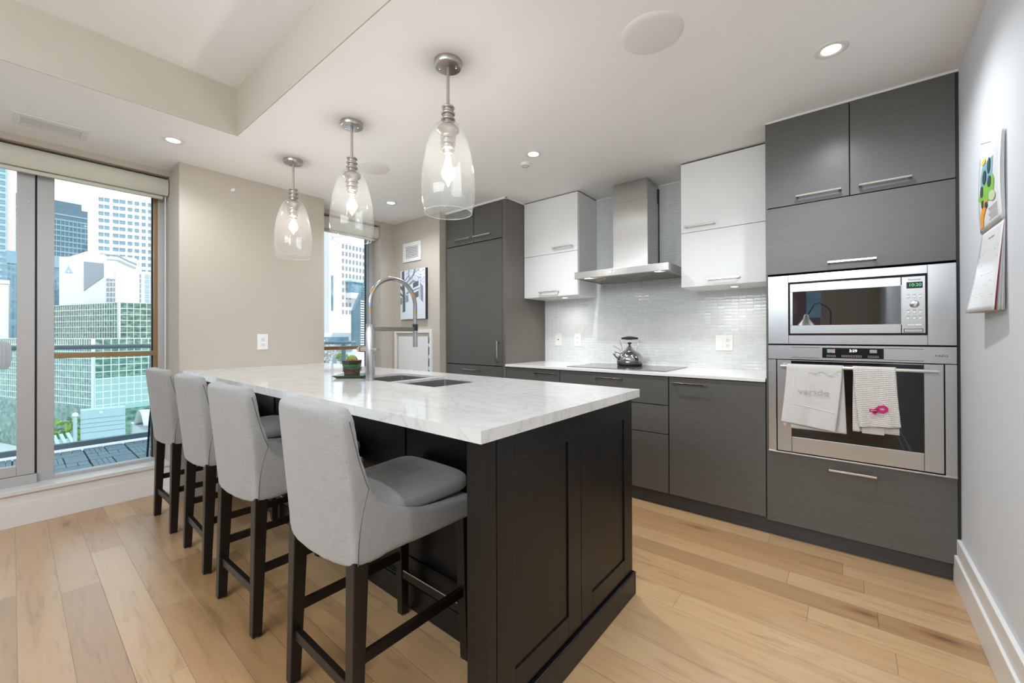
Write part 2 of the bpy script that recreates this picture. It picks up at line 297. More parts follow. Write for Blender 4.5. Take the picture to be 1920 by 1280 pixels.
# ------------------------------------------------------------------ mesh builder
OFF = {}
class MB:
    def __init__(s): s.bm = bmesh.new()
    def box(s, x0, x1, y0, y1, z0, z1, M=None):
        v = [s.bm.verts.new((x, y, z)) for x in (x0, x1) for y in (y0, y1) for z in (z0, z1)]
        for f in ((0, 1, 3, 2), (4, 6, 7, 5), (0, 4, 5, 1), (2, 3, 7, 6), (0, 2, 6, 4), (1, 5, 7, 3)):
            s.bm.faces.new([v[i] for i in f])
        if M is not None:
            for a in v: a.co = M @ a.co
        return s
    def hexa(s, pts):   # 8 points: bottom 4 ccw, top 4 ccw
        v = [s.bm.verts.new(p) for p in pts]
        for f in ((3, 2, 1, 0), (4, 5, 6, 7), (0, 1, 5, 4), (1, 2, 6, 5), (2, 3, 7, 6), (3, 0, 4, 7)):
            s.bm.faces.new([v[i] for i in f])
        return s
    def cyl(s, p0, p1, r, seg=20, r2=None):
        p0 = Vector(p0); p1 = Vector(p1); d = (p1 - p0).normalized(); r2 = r if r2 is None else r2
        a = d.orthogonal().normalized(); b = d.cross(a)
        A = [s.bm.verts.new(p0 + (a * math.cos(t) + b * math.sin(t)) * r) for t in [2 * PI * i / seg for i in range(seg)]]
        C = [s.bm.verts.new(p1 + (a * math.cos(t) + b * math.sin(t)) * r2) for t in [2 * PI * i / seg for i in range(seg)]]
        for i in range(seg):
            j = (i + 1) % seg; s.bm.faces.new((A[i], A[j], C[j], C[i]))
        s.bm.faces.new(A[::-1]); s.bm.faces.new(C); return s
    def lathe(s, prof, c=(0, 0, 0), seg=40, axis=None):
        rings = []
        c = Vector(c)
        M = Matrix.Identity(3)
        if axis is not None:
            M = Vector((0, 0, 1)).rotation_difference(Vector(axis)).to_matrix()
        for r, z in prof:
            if r < 1e-6: rings.append([s.bm.verts.new(c + M @ Vector((0, 0, z)))])
            else: rings.append([s.bm.verts.new(c + M @ Vector((r * math.cos(t), r * math.sin(t), z))) for t in [2 * PI * i / seg for i in range(seg)]])
        for A, C in zip(rings, rings[1:]):
            for i in range(seg):
                j = (i + 1) % seg
                if len(A) == 1 and len(C) == 1: continue
                if len(A) == 1: s.bm.faces.new((A[0], C[i], C[j]))
                elif len(C) == 1: s.bm.faces.new((A[i], A[j], C[0]))
                else: s.bm.faces.new((A[i], A[j], C[j], C[i]))
        return s
    def tube(s, pts, r, seg=14, radii=None):
        pts = [Vector(p) for p in pts]; rings = []; a = None
        for i, p in enumerate(pts):
            d = (pts[min(i + 1, len(pts) - 1)] - pts[max(i - 1, 0)]).normalized()
            a = d.orthogonal().normalized() if a is None else (a - d * a.dot(d)).normalized()
            b = d.cross(a); rr = radii[i] if radii else r
            rings.append([s.bm.verts.new(p + (a * math.cos(t) + b * math.sin(t)) * rr) for t in [2 * PI * k / seg for k in range(seg)]])
        for A, C in zip(rings, rings[1:]):
            for i in range(seg):
                j = (i + 1) % seg; s.bm.faces.new((A[i], A[j], C[j], C[i]))
        s.bm.faces.new(rings[0][::-1]); s.bm.faces.new(rings[-1]); return s
    def prism(s, poly, fn, t0, t1):   # poly: 2D points, fn(u, v, t) -> xyz
        A = [s.bm.verts.new(fn(u, v, t0)) for u, v in poly]; C = [s.bm.verts.new(fn(u, v, t1)) for u, v in poly]
        n = len(poly)
        for i in range(n):
            j = (i + 1) % n; s.bm.faces.new((A[i], A[j], C[j], C[i]))
        s.bm.faces.new(A[::-1]); s.bm.faces.new(C); return s
    def sheet(s, fn, nu, nv, thick=None):
        """grid surface fn(u, v) in 0..1"""
        G = [[s.bm.verts.new(fn(i / nu, j / nv)) for j in range(nv + 1)] for i in range(nu + 1)]
        for i in range(nu):
            for j in range(nv): s.bm.faces.new((G[i][j], G[i + 1][j], G[i + 1][j + 1], G[i][j + 1]))
        return s
    def build(s, name, m, parent=None, bevel=0, smooth=False, seg=2, solid=0, sub=0, remesh=0, sm=0):
        bmesh.ops.recalc_face_normals(s.bm, faces=s.bm.faces)
        off = OFF.get(parent.name, Vector((0, 0, 0))) if parent else Vector((0, 0, 0))
        if off.length > 0: bmesh.ops.translate(s.bm, verts=s.bm.verts, vec=-off)
        me = bpy.data.meshes.new(name); s.bm.to_mesh(me); s.bm.free()
        me.materials.append(MT[m])
        o = bpy.data.objects.new(name, me); COL.objects.link(o)
        if parent: o.parent = parent; OFF[o.name] = off
        if smooth:
            for p in me.polygons: p.use_smooth = True
        if solid:
            md = o.modifiers.new('solid', 'SOLIDIFY'); md.thickness = solid; md.offset = 0
        if remesh:
            md = o.modifiers.new('remesh', 'REMESH'); md.mode = 'VOXEL'; md.voxel_size = remesh; md.use_smooth_shade = True
        if sm:
            md = o.modifiers.new('smooth', 'SMOOTH'); md.iterations = sm; md.factor = .5
        if bevel:
            md = o.modifiers.new('bevel', 'BEVEL'); md.width = bevel; md.segments = seg; md.limit_method = 'ANGLE'; md.angle_limit = math.radians(35)
            md.harden_normals = False
        if sub:
            md = o.modifiers.new('sub', 'SUBSURF'); md.levels = sub; md.render_levels = sub
        if smooth and not remesh and not sub:
            try:
                me.set_sharp_from_angle(angle=math.radians(40))
            except Exception: pass
        return o

def tag(o, label=None, cat=None, group=None, kind=None):
    if label: o['label'] = label
    if cat: o['category'] = cat
    if group: o['group'] = group
    if kind: o['kind'] = kind
    return o
def thing(name, label, cat, loc=(0, 0, 0), rz=0, group=None, local=False):
    o = bpy.data.objects.new(name, None); COL.objects.link(o); o.location = loc; o.rotation_euler = (0, 0, rz)
    o.empty_display_size = .1
    OFF[o.name] = Vector((0, 0, 0)) if local else Vector(loc)
    return tag(o, label, cat, group)
def copy_tree(o, parent=None):
    c = o.copy(); COL.objects.link(c)
    if parent: c.parent = parent
    for ch in list(o.children): copy_tree(ch, c)
    return c
def box(name, m, x0, x1, y0, y1, z0, z1, parent=None, bevel=0, **k):
    return MB().box(x0, x1, y0, y1, z0, z1).build(name, m, parent, bevel=bevel, **k)
def struct(o): o['kind'] = 'structure'; return o
def text(name, s, m, size, loc, rot, parent, extrude=.0004, align='CENTER', sx=1.0):
    c = bpy.data.curves.new(name, 'FONT'); c.body = s; c.size = size; c.extrude = extrude; c.align_x = align; c.align_y = 'CENTER'
    c.materials.append(MT[m]); o = bpy.data.objects.new(name, c); COL.objects.link(o)
    bpy.context.view_layer.update()
    me = bpy.data.meshes.new_from_object(o.evaluated_get(bpy.context.evaluated_depsgraph_get()))
    bpy.data.objects.remove(o); o = bpy.data.objects.new(name, me); COL.objects.link(o)
    if not me.materials: me.materials.append(MT[m])
    off = OFF.get(parent.name, Vector((0, 0, 0))); o.parent = parent; o.location = Vector(loc) - off; o.rotation_euler = rot; o.scale = (sx, 1, 1)
    return o

# ------------------------------------------------------------------ setting
ZC = 2.432; ZT = 2.727; XR = .41; YW = 3.45
struct(box('floor', 'oak_floor', -4.05, XR + .1, -3.3, 3.5, -.12, 0))
struct(box('wall_right', 'greige_lit_cool', XR, XR + .14, -3.3, 3.62, 0, ZT + .2))
struct(box('wall_back', 'glass_mosaic', -2.42, XR, YW, YW + .14, 0, ZC))
struct(MB().box(-2.42, XR, YW - .006, YW, 2.418, ZC).build('trim_1', 'trim_white'))
struct(box('wall_far', 'paint_greige', -4.26, -3.2, 2.75, 3.0, 0, ZC))
struct(box('wall_fridge_recess', 'paint_greige', -3.3, -2.42, YW, YW + .14, 0, ZC))
struct(box('wall_fridge_side', 'paint_greige', -3.3, -3.2, 3.0, YW, 0, ZC))
# left side: two piers, low walls under the windows, headers
pier = MB(); pier.box(-4.26, -3.715, .762, 1.816, 0, ZC); struct(pier.build('wall_left', 'paint_greige'))
struct(box('wall_left_end', 'paint_greige', -4.26, -3.972, 2.575, 2.75, 0, ZC))
struct(MB().box(-4.26, -3.985, -.35, .762, 2.391, ZC).box(-4.26, -3.985, 1.816, 2.575, 2.391, ZC).build('wall_left_header', 'paint_greige'))
struct(MB().box(-4.26, -4.005, -.35, .762, 0, .198).box(-4.26, -4.005, 1.816, 2.575, 0, .198).build('wall_left_low', 'trim_white'))
struct(MB().box(-4.26, -4.06, -3.3, -3.05, 0, ZC).box(-4.26, -4.06, -3.05, -.35, 2.39, ZC).box(-4.26, -4.06, -3.05, -.35, 0, .22).build('wall_living_left', 'paint_greige'))
struct(MB().box(-4.26, -3.6, -3.44, -3.3, 0, ZT + .2).box(-.3, XR + .1, -3.44, -3.3, 0, ZT + .2).box(-3.6, -.3, -3.44, -3.3, 0, .3).box(-3.6, -.3, -3.44, -3.3, 2.36, ZT + .2).build('wall_rear', 'paint_greige'))
struct(MB().box(-4.005, -3.988, -.35, .762, 0, .143).box(-4.005, -3.996, -.35, .762, .143, .196).box(-3.988, -3.72, .752, .762, 0, .11).build('baseboard_left', 'trim_white', bevel=.002))
struct(MB().box(-4.17, -3.978, -.35, .762, .198, .225).build('trim_sill_1', 'sill_stone', bevel=.003))
struct(MB().box(-4.17, -3.978, 1.816, 2.575, .198, .225).build('trim_sill_2', 'sill_stone', bevel=.003))
b = MB(); b.box(.385, XR, -3.3, 2.853, 0, .136); b.box(.394, XR, -3.3, 2.853, .136, .211)
struct(b.build('baseboard_right', 'trim_white', bevel=.004))
# ceilings and the drop between them
struct(MB().box(-4.26, XR + .14, .897, 3.62, ZC, ZT + .2).box(-4.26, -2.959, -3.44, .897, ZC, ZT + .2).build('ceiling', 'ceiling_white'))
struct(box('ceiling_raised', 'ceiling_white', -2.96, XR + .14, -3.44, .9, ZT, ZT + .2))
struct(MB().box(-2.959, -2.954, -3.3, .892, ZC, ZT).build('wall_soffit_left', 'paint_greige'))
struct(MB().box(-2.959, XR, .892, .897, ZC, ZT).build('wall_soffit_back', 'paint_greige'))

# windows
mat('frame_teal', (.24, .33, .33), .4)
def window(name, y0, y1, mull0, bronze=True):
    """fixed window in the plane x = -4.15, bronze rail at 1.03..1.07"""
    r = bpy.data.objects.new(name, None); COL.objects.link(r); r.location = (-4.15, (y0 + y1) / 2, .225); OFF[r.name] = Vector(r.location); r['kind'] = 'structure'
    f = MB(); f.box(-4.19, -4.13, y0, y0 + mull0, .225, 2.385).box(-4.19, -4.13, y1 - .045, y1, .225, 2.385)
    f.box(-4.19, -4.13, y0 + mull0, y1 - .045, .225, .247).box(-4.19, -4.13, y0 + mull0, y1 - .045, 2.26, 2.385)
    f.build('window_frame', 'aluminium_grey', r, bevel=.002)
    (MB().box(-4.18, -4.135, y1 - .07, y1 - .045, .247, 2.26)).build('window_rail', 'bronze_anodised' if bronze else 'frame_teal', r, bevel=.002)
    g = MB(); g.box(-4.185, -4.128, y0 + mull0, y1 - .045, 1.031, 1.067)
    g.build('window_rail', 'bronze_anodised', r, bevel=.002)
    box('window_gasket', 'dark_gasket', -4.178, -4.16, y1 - .078, y1 - .07, .247, 2.26, r)
    box('window_pane', 'window_glass', -4.166, -4.160, y0 + mull0, y1 - .06, 1.06, 2.27, r)
    box('window_pane', 'window_glass', -4.166, -4.160, y0 + mull0, y1 - .06, .24, 1.04, r)
    return r
window('window_1', .106, .762, .076)
window('window_2', 1.816, 2.575, .05, False)
# sliding door left of window 1
d = bpy.data.objects.new('door_1', None); COL.objects.link(d); d.location = (-4.15, -.15, .225); OFF[d.name] = Vector(d.location); d['kind'] = 'structure'
f = MB(); f.box(-4.17, -4.12, .02, .096, .285, 2.39).box(-4.17, -4.12, -.35, .02, .285, .348).box(-4.17, -4.12, -.35, .02, 2.27, 2.39)
f.build('door_frame', 'aluminium_grey', d, bevel=.002)
box('door_track', 'aluminium_grey', -4.19, -4.105, -.35, .106, .225, .283, d, bevel=.002)
box('door_seal', 'dark_gasket', -4.18, -4.135, .096, .106, .283, 2.39, d)
box('door_pane', 'window_glass', -4.15, -4.144, -.35, .025, .34, 2.28, d)
for z in (.52, .64):
    MB().cyl((-4.12, .07, z), (-4.116, .07, z), .005, 10).build('door_screw', 'steel_polished', d)
MB().cyl((-4.12, .07, 2.06), (-4.116, .07, 2.06), .005, 10).build('door_screw', 'steel_polished', d)

# living room glazing outside the picture, seen only in reflections
w3 = bpy.data.objects.new('window_3', None); COL.objects.link(w3); w3.location = (-1.95, -3.38, .3); OFF[w3.name] = Vector(w3.location); w3['kind'] = 'structure'
b = MB(); b.box(-3.6, -.3, -3.41, -3.35, .3, .36).box(-3.6, -.3, -3.41, -3.35, 2.30, 2.36)
for x in (-3.6, -2.5, -1.45, -.36): b.box(x, x + .06, -3.41, -3.35, .36, 2.30)
b.build('window_frame', 'aluminium_grey', w3); box('window_pane', 'window_glass', -3.54, -.36, -3.382, -3.376, .36, 2.30, w3)
d2 = bpy.data.objects.new('door_2', None); COL.objects.link(d2); d2.location = (-4.2, -1.7, .22); OFF[d2.name] = Vector(d2.location); d2['kind'] = 'structure'
b = MB(); b.box(-4.22, -4.17, -3.05, -.35, .22, .30).box(-4.22, -4.17, -3.05, -.35, 2.33, 2.39)
for y in (-3.05, -1.75, -.43): b.box(-4.22, -4.17, y, y + .08, .30, 2.33)
b.build('door_frame', 'aluminium_grey', d2); box('door_pane', 'window_glass', -4.2, -4.194, -2.97, -.43, .30, 2.33, d2)

# roller blinds
def blind(y0, y1, label):
    r = thing('roller_blind', label, 'blind', (-4.03, (y0 + y1) / 2, 2.385), group='cream roller blinds')
    b = MB(); prof = [(-4.085, 2.375), (-4.02, 2.375), (-4.005, 2.36), (-4.0, 2.33), (-4.004, 2.27), (-4.02, 2.25), (-4.085, 2.25)]
    b.prism(prof, lambda u, v, t: (u, t, v), y0, y1); b.build('cassette', 'blind_fabric', r, smooth=True)
    box('hem_bar', 'blind_fabric', -4.06, -4.035, y0 + .02, y1 - .025, 2.222, 2.246, r, bevel=.006)
    MB().cyl((-4.04, y1 - .012, 2.25), (-4.04, y1 - .012, 2.235), .009, 12).build('bracket', 'steel_polished', r)
    return r
bl = blind(-.34, .757, 'wide rolled up cream roller blind above the sliding door and window')
MB().cyl((-4.04, .745, 2.24), (-4.035, .744, .75), .0042, 10).build('wand', 'wand_clear', bl)
bl2 = blind(1.82, 2.57, 'short rolled up cream roller blind above the narrow window behind the pendants')

# ------------------------------------------------------------------ ceiling fittings
def downlight(x, y, label, power, z=ZC):
    r = thing('downlight', label, 'ceiling light', (x, y, z), group='recessed ceiling downlights', local=True)
    MB().lathe([(.034, -.001), (.040, -.005), (.056, -.006), (.062, -.003), (.062, .0005), (.034, .0005)], seg=40).build('trim_ring', 'trim_white', r, smooth=True)
    MB().lathe([(0, -.0028), (.034, -.0028), (.034, -.0005), (0, -.0005)], seg=32).build('lens', 'lamp_glow', r)
    l = light('SPOT', 'downlight_lamp', (x, y, z - .02), power * 2.3, (.88, .94, 1), spot_size=math.radians(150), spot_blend=1, shadow_soft_size=.035)
    return r
downlight(-.051, 2.281, 'round white downlight in front of the tall oven cabinet', 11)
downlight(-1.676, 2.285, 'round white downlight beside the small smoke detector', 17)
downlight(-3.331, 2.268, 'round white downlight in the far corner near the wall grille', 9)
downlight(-3.33, .653, 'round white downlight near the long ceiling air slot', 6)
downlight(-.051, .66, 'round white downlight added out of view in the raised ceiling', 13, ZT)  # unseen fitting, added to light the right wall, island end and floor
def speaker(x, y, label):
    o = MB().lathe([(0, -.010), (.10, -.009), (.118, -.006), (.125, -.001), (.125, .0)], (x, y, ZC), 64).build('ceiling_speaker', 'grille_white', smooth=True)
    tag(o, label, 'speaker', 'round ceiling speakers')
speaker(-.626, 1.688, 'large round white ceiling speaker above the kitchen aisle')
speaker(-2.74, 1.705, 'round white ceiling speaker behind the middle pendant')
r = thing('smoke_detector', 'small round white smoke detector on the ceiling beside a downlight', 'smoke detector', (-1.815, 2.378, ZC), local=True)
MB().lathe([(0, -.022), (.022, -.022), (.034, -.016), (.037, -.006), (.037, 0)], seg=36).build('cover', 'white_plastic', r, smooth=True)
MB().lathe([(.023, -.0222), (.026, -.0205), (.026, -.0215), (.023, -.0235)], seg=36).build('slot_ring', 'print_grey', r)
r = thing('air_slot', 'long white ceiling air supply slot near the left glazing', 'air vent', (-3.665, .15, ZC))
b = MB(); b.box(-3.767, -3.57, -.001, .03, ZC - .006, ZC).box(-3.767, -3.57, .272, .30, ZC - .006, ZC).box(-3.767, -3.73, .03, .272, ZC - .006, ZC).box(-3.62, -3.57, .03, .272, ZC - .006, ZC)
b.build('frame', 'grille_white', r, bevel=.002)
b = MB()
for i in range(7): b.box(-3.728 + i * .0155, -3.721 + i * .0155, .03, .272, ZC - .005, ZC)
b.build('slats', 'grille_white', r)
box('slot', 'print_grey', -3.73, -3.62, .03, .272, ZC - .0005, ZC, r)
r = thing('sprinkler_head', 'tiny white sidewall sprinkler high on the beige pier', 'sprinkler', (-3.715, 1.091, 2.316))
MB().cyl((-3.715, 1.091, 2.316), (-3.708, 1.091, 2.316), .012, 20).build('escutcheon', 'white_plastic', r)
MB().cyl((-3.708, 1.091, 2.316), (-3.685, 1.091, 2.316), .006, 14).cyl((-3.685, 1.091, 2.316), (-3.682, 1.091, 2.316), .010, 16).build('nozzle', 'white_plastic', r)

# ------------------------------------------------------------------ pendants
def pendant():
    r = thing('glass_pendant', '', 'pendant light', (0, 0, ZC), local=True, group='seeded glass pendants over the island')
    MB().lathe([(0, -.026), (.055, -.026), (.060, -.024), (.063, -.018), (.063, 0)], seg=48).build('canopy', 'nickel', r, smooth=True)
    for a in (.6, .6 + PI):
        MB().lathe([(0, -.034), (.003, -.033), (.0042, -.030), (.003, -.026)], (.038 * math.cos(a), .038 * math.sin(a), 0), 12).build('screw', 'chrome', r, smooth=True)
    MB().cyl((0, 0, -.026), (0, 0, -.205), .0072, 16).build('rod', 'nickel', r, smooth=True)
    z = -.205; p = [(0, z), (.022, z)]
    for i in range(3):
        p += [(.0275 + .0015 * i, z - .001), (.0300 + .0015 * i, z - .004), (.0300 + .0015 * i, z - .008), (.0275 + .0015 * i, z - .011), (.0225, z - .012), (.0225, z - .026)]; z -= .027
    p += [(.026, z), (.030, z - .004), (.044, z - .012), (.050, z - .022), (.050, z - .032), (.040, z - .042), (.031, z - .050)]
    z -= .052
    for i in range(3):
        p += [(.030 - .002 * i, z - .004), (.036 - .002 * i, z - .008), (.036 - .002 * i, z - .016), (.028 - .002 * i, z - .020), (.028 - .002 * i, z - .026)]; z -= .024
    p += [(.020, z - .012), (0, z - .012)]
    MB().lathe(p, seg=40).build('socket', 'nickel', r, smooth=True)
    g = [(.040, -.289), (.054, -.292), (.063, -.300), (.072, -.315), (.085, -.345), (.099, -.395), (.111, -.45), (.119, -.51), (.1235, -.57), (.1235, -.61), (.119, -.65), (.108, -.693)]
    inn = [(a - .0028, b + (.0 if i else -.0)) for i, (a, b) in enumerate(g)][::-1]
    o = MB().lathe(g + inn + [g[0]], seg=64).build('shade', 'seeded_glass', r, smooth=True)
    o['label'] = 'clear seeded glass bell shade'
    MB().lathe([(.1055, -.6935), (.1085, -.6935), (.1092, -.691), (.1055, -.691), (.1055, -.6935)], seg=64).build('rim', 'rim_glass', o, smooth=True)
    z0 = -.405
    bp = [(.013, z0), (.014, z0 - .012), (.017, z0 - .03), (.0195, z0 - .06), (.0185, z0 - .09), (.013, z0 - .112), (.006, z0 - .122), (0, z0 - .124)]
    bu = MB().lathe(bp, seg=24).build('bulb', 'bulb_glass', r, smooth=True)
    MB().lathe([(0, z0 - .02), (.010, z0 - .026), (.0145, z0 - .05), (.012, z0 - .085), (0, z0 - .106)], seg=14).build('filament', 'bulb_glow', bu, smooth=True)
    return r
pn = pendant()
PL = ['seeded glass pendant hanging nearest, over the right part of the island', 'seeded glass pendant in the middle of the three, above the cactus', 'seeded glass pendant farthest away, closest to the beige pier']
for i, (x, y) in enumerate(((-1.413, 1.267), (-2.257, 1.27), (-3.062, 1.275))):
    o = pn if i == 0 else copy_tree(pn)
    o.location = (x, y, ZC); o['label'] = PL[i]
    light('POINT', 'pendant_lamp', (x, y, ZC - .46), 2.5, (1, .92, .83), shadow_soft_size=.03)

# ------------------------------------------------------------------ kitchen cabinets
YD = 2.826
def pull(parent, x0, x1, z, y=YD, vertical=False, label=None):
    """flat bar pull on two legs"""
    b = MB()
    if not vertical:
        b.box(x0, x1, y - .034, y - .027, z - .005, z + .005).box(x0, x0 + .012, y - .029, y, z - .005, z + .005).box(x1 - .012, x1, y - .029, y, z - .005, z + .005)
    else:
        z0, z1 = z
        b.box(x0 - .006, x0 + .006, y - .034, y - .027, z0, z1).box(x0 - .006, x0 + .006, y - .029, y, z0, z0 + .014).box(x0 - .006, x0 + .006, y - .029, y, z1 - .014, z1)
    return b.build('handle', 'steel_polished', parent, bevel=.0012)
def front(name, parent, x0, x1, z0, z1, m='cabinet_laminate', y=YD, th=.019):
    return box(name, m, x0 + .0015, x1 - .0015, y, y + th, z0 + .0015, z1 - .0015, parent, bevel=.0012)

# base units
G = 'grey brown base cabinets under the worktop'
r = thing('base_cabinet', 'grey brown base cabinet next to the fridge housing', 'cabinet', (-2.10, 3.1, 0), group=G)
box('carcass', 'black_gap', -2.384, -1.817, YD + .021, 3.44, .10, .893, r)
dr = front('drawer', r, -2.384, -1.816, .70, .893); pull(dr, -2.063, -1.842, .860)
front('door', r, -2.384, -1.816, .10, .697); box('toe_kick', 'toe_kick_wood', -2.386, -1.816, 2.858, 2.87, 0, .10, r)
r = thing('base_cabinet', 'grey brown base cabinet with three drawers below the cooktop', 'cabinet', (-1.38, 3.1, 0), group=G)
box('carcass', 'black_gap', -1.812, -.946, YD + .021, 3.44, .10, .893, r)
dr = front('drawer', r, -1.813, -.944, .698, .893); pull(dr, -1.489, -1.274, .858)
front('drawer', r, -1.813, -.944, .501, .695); front('drawer', r, -1.813, -.944, .10, .498)
box('toe_kick', 'toe_kick_wood', -1.816, -.943, 2.858, 2.87, 0, .10, r)
r = thing('base_cabinet', 'grey brown base cabinet with one tall front beside the oven housing', 'cabinet', (-.66, 3.1, 0), group=G)
box('carcass', 'black_gap', -.940, -.376, YD + .021, 3.44, .10, .893, r)
dr = front('door', r, -.940, -.376, .10, .893); pull(dr, -.912, -.708, .855)
box('toe_kick', 'toe_kick_wood', -.943, -.373, 2.858, 2.87, 0, .10, r)
tag(box('worktop', 'quartz_plain', -2.386, -.3765, 2.814, YW - .001, .898, .918, bevel=.0015), 'long white quartz worktop along the tiled wall', 'worktop')

# fridge housing
r = thing('fridge_housing', 'tall grey brown built-in fridge housing reaching the ceiling', 'fridge cabinet', (-2.79, 3.1, 0))
box('carcass', 'black_gap', -3.174, -2.414, YD + .021, 3.44, .10, 2.412, r)
box('side_panel', 'cabinet_side_panel', -2.412, -2.388, YD + .0, 3.449, 0, 2.42, r, bevel=.001)
box('side_panel', 'cabinet_side_panel', -3.198, -3.176, YD + .006, 3.44, 0, 2.42, r, bevel=.001)
dr = front('door', r, -3.175, -2.792, 2.071, 2.41); pull(dr, -3.045, -2.825, 2.122)
dr = front('door', r, -2.788, -2.430, 2.071, 2.41); pull(dr, -2.775, -2.555, 2.122)
dr = front('door', r, -3.175, -2.430, .896, 2.066); pull(dr, -2.467, 0, (.926, 1.126), vertical=True)
dr = front('drawer', r, -3.175, -2.430, .10, .891); pull(dr, -2.92, -2.70, .849)
box('filler_strip', 'cabinet_laminate', -2.428, -2.413, YD + .001, YD + .02, .0, 2.412, r)
box('toe_kick', 'toe_kick_wood', -3.176, -2.414, 2.858, 2.87, 0, .10, r)
struct(MB().box(-3.198, -2.386, YD - .004, YD + .02, 2.414, ZC).box(-2.41, -2.386, YD, YW, 2.42, ZC).build('trim_2', 'trim_white'))

# wall cabinets
YU = 3.10
def wall_cab(x0, x1, z0, z1, sp, h1, h2, label, px):
    r = thing('wall_cabinet', label, 'cabinet', ((x0 + x1) / 2, 3.27, z0), group='glossy white wall cabinets')
    box('carcass', 'cabinet_white', x0, x1, YU + .02, YW - .001, z0, z1, r, bevel=.001)
    a = front('door', r, x0, x1, sp, z1, 'cabinet_white', YU); pull(a, h1[0], h1[1], h1[2], YU)
    a = front('door', r, x0, x1, z0, sp, 'cabinet_white', YU); pull(a, h2[0], h2[1], h2[2], YU)
    p = MB().lathe([(.022, -.001), (.030, -.005), (.036, -.003), (.036, 0)], (px, 3.25, z0), 32).build('light_ring', 'steel_polished', r, smooth=True)
    MB().lathe([(0, -.0035), (.022, -.0035), (.022, -.001)], (px, 3.25, z0), 28).build('lens', 'lamp_glow', p)
    light('SPOT', 'puck_lamp', (px, 3.23, z0 - .01), 3.2, (1, .97, .93), spot_size=math.radians(165), spot_blend=1, shadow_soft_size=.03)
    box('shadow_strip', 'black_gap', x0 + .003, x1 - .003, YU + .02, YW, z1, ZC - .0005, r)
    return r
wall_cab(-2.386, -1.801, 1.527, 2.424, 1.914, (-2.048, -1.842, 1.958), (-2.199, -1.993, 1.571), 'white wall cabinet to the side of the fridge housing', -2.03)
wall_cab(-.940, -.3765, 1.522, 2.420, 1.916, (-.909, -.709, 1.955), (-.756, -.558, 1.566), 'white wall cabinet between the hood and the oven housing', -.62)

# range hood
r = thing('range_hood', 'stainless steel chimney range hood above the cooktop', 'range hood', (-1.37, 3.2, 1.64))
b = MB(); b.box(-1.757, -.985, 2.968, 2.985, 1.642, 1.699).box(-1.757, -1.742, 2.985, YW - .001, 1.642, 1.699).box(-1.0, -.985, 2.985, YW - .001, 1.642, 1.699).box(-1.742, -1.0, 2.985, YW - .001, 1.685, 1.699).box(-1.742, -1.0, 3.43, YW - .001, 1.642, 1.685)
b.build('canopy', 'brushed_steel', r, bevel=.003)
box('chimney_lower', 'brushed_steel_vertical', -1.516, -1.221, 3.187, 3.449, 1.70, 2.27, r, bevel=.002)
box('chimney_upper', 'brushed_steel_vertical', -1.512, -1.225, 3.191, 3.449, 2.27, ZC - .001, r, bevel=.002)
box('vent_strip', 'dark_slot', -1.2215, -1.219, 3.425, 3.448, 1.75, 2.40, r)
for k in range(2):
    x0 = -1.735 + k * .3675
    fl = box('filter', 'sink_steel', x0, x0 + .355, 3.03, 3.425, 1.648, 1.655, r, bevel=.002)
    b = MB()
    for i in range(14): b.box(x0 + .015, x0 + .34, 3.05 + i * .0262, 3.058 + i * .0262, 1.645, 1.650)
    b.build('filter_ribs', 'nickel', fl)
    MB().tube([(x0 + .14, 3.06, 1.645), (x0 + .14, 3.06, 1.634), (x0 + .21, 3.06, 1.634), (x0 + .21, 3.06, 1.645)], .0035, 8).build('latch', 'steel_polished', fl)
for x in (-1.66, -1.08):
    MB().lathe([(0, -.004), (.022, -.004), (.026, -.001), (.026, .002)], (x, 3.01, 1.649), 24).build('light', 'lamp_glow', r)
    light('SPOT', 'hood_lamp', (x, 3.02, 1.635), 1.8, (1, .9, .76), spot_size=math.radians(120), spot_blend=.6, shadow_soft_size=.02)
box('display', 'black_glass', -1.445, -1.427, 2.9665, 2.969, 1.660, 1.682, r)
for dx in (-.06, -.035, .03, .055):
    MB().cyl((-1.436 + dx, 2.9665, 1.671), (-1.436 + dx, 2.969, 1.671), .0035, 12).build('button', 'chrome', r)
text('lettering', 'cyclone', 'mullion_white', .022, (-1.37, 3.1862, 1.735), (PI / 2, 0, 0), r)
MB().tube([(-1.43 + .012 * math.cos(t) * (1 - t / 12), 3.186, 1.735 + .012 * math.sin(t) * (1 - t / 12)) for t in [i * .4 for i in range(20)]], .0012, 6).build('emblem', 'mullion_white', r)

# cooktop
r = thing('cooktop', 'black glass electric cooktop set in the white worktop', 'cooktop', (-1.395, 3.15, .918))
box('glass_plate', 'cooktop_glass', -1.80, -.99, 2.91, 3.415, .9182, .9225, r, bevel=.001)
for x, y, q in ((-1.62, 3.04, .08), (-1.62, 3.28, .105), (-1.15, 3.04, .105), (-1.15, 3.28, .08), (-1.39, 3.25, .06)):
    b = MB().lathe([(q, .0043), (q + .0012, .0047), (q + .0024, .0043)], (x, y, .9185), 48); b.build('cooking_ring', 'print_grey', r)
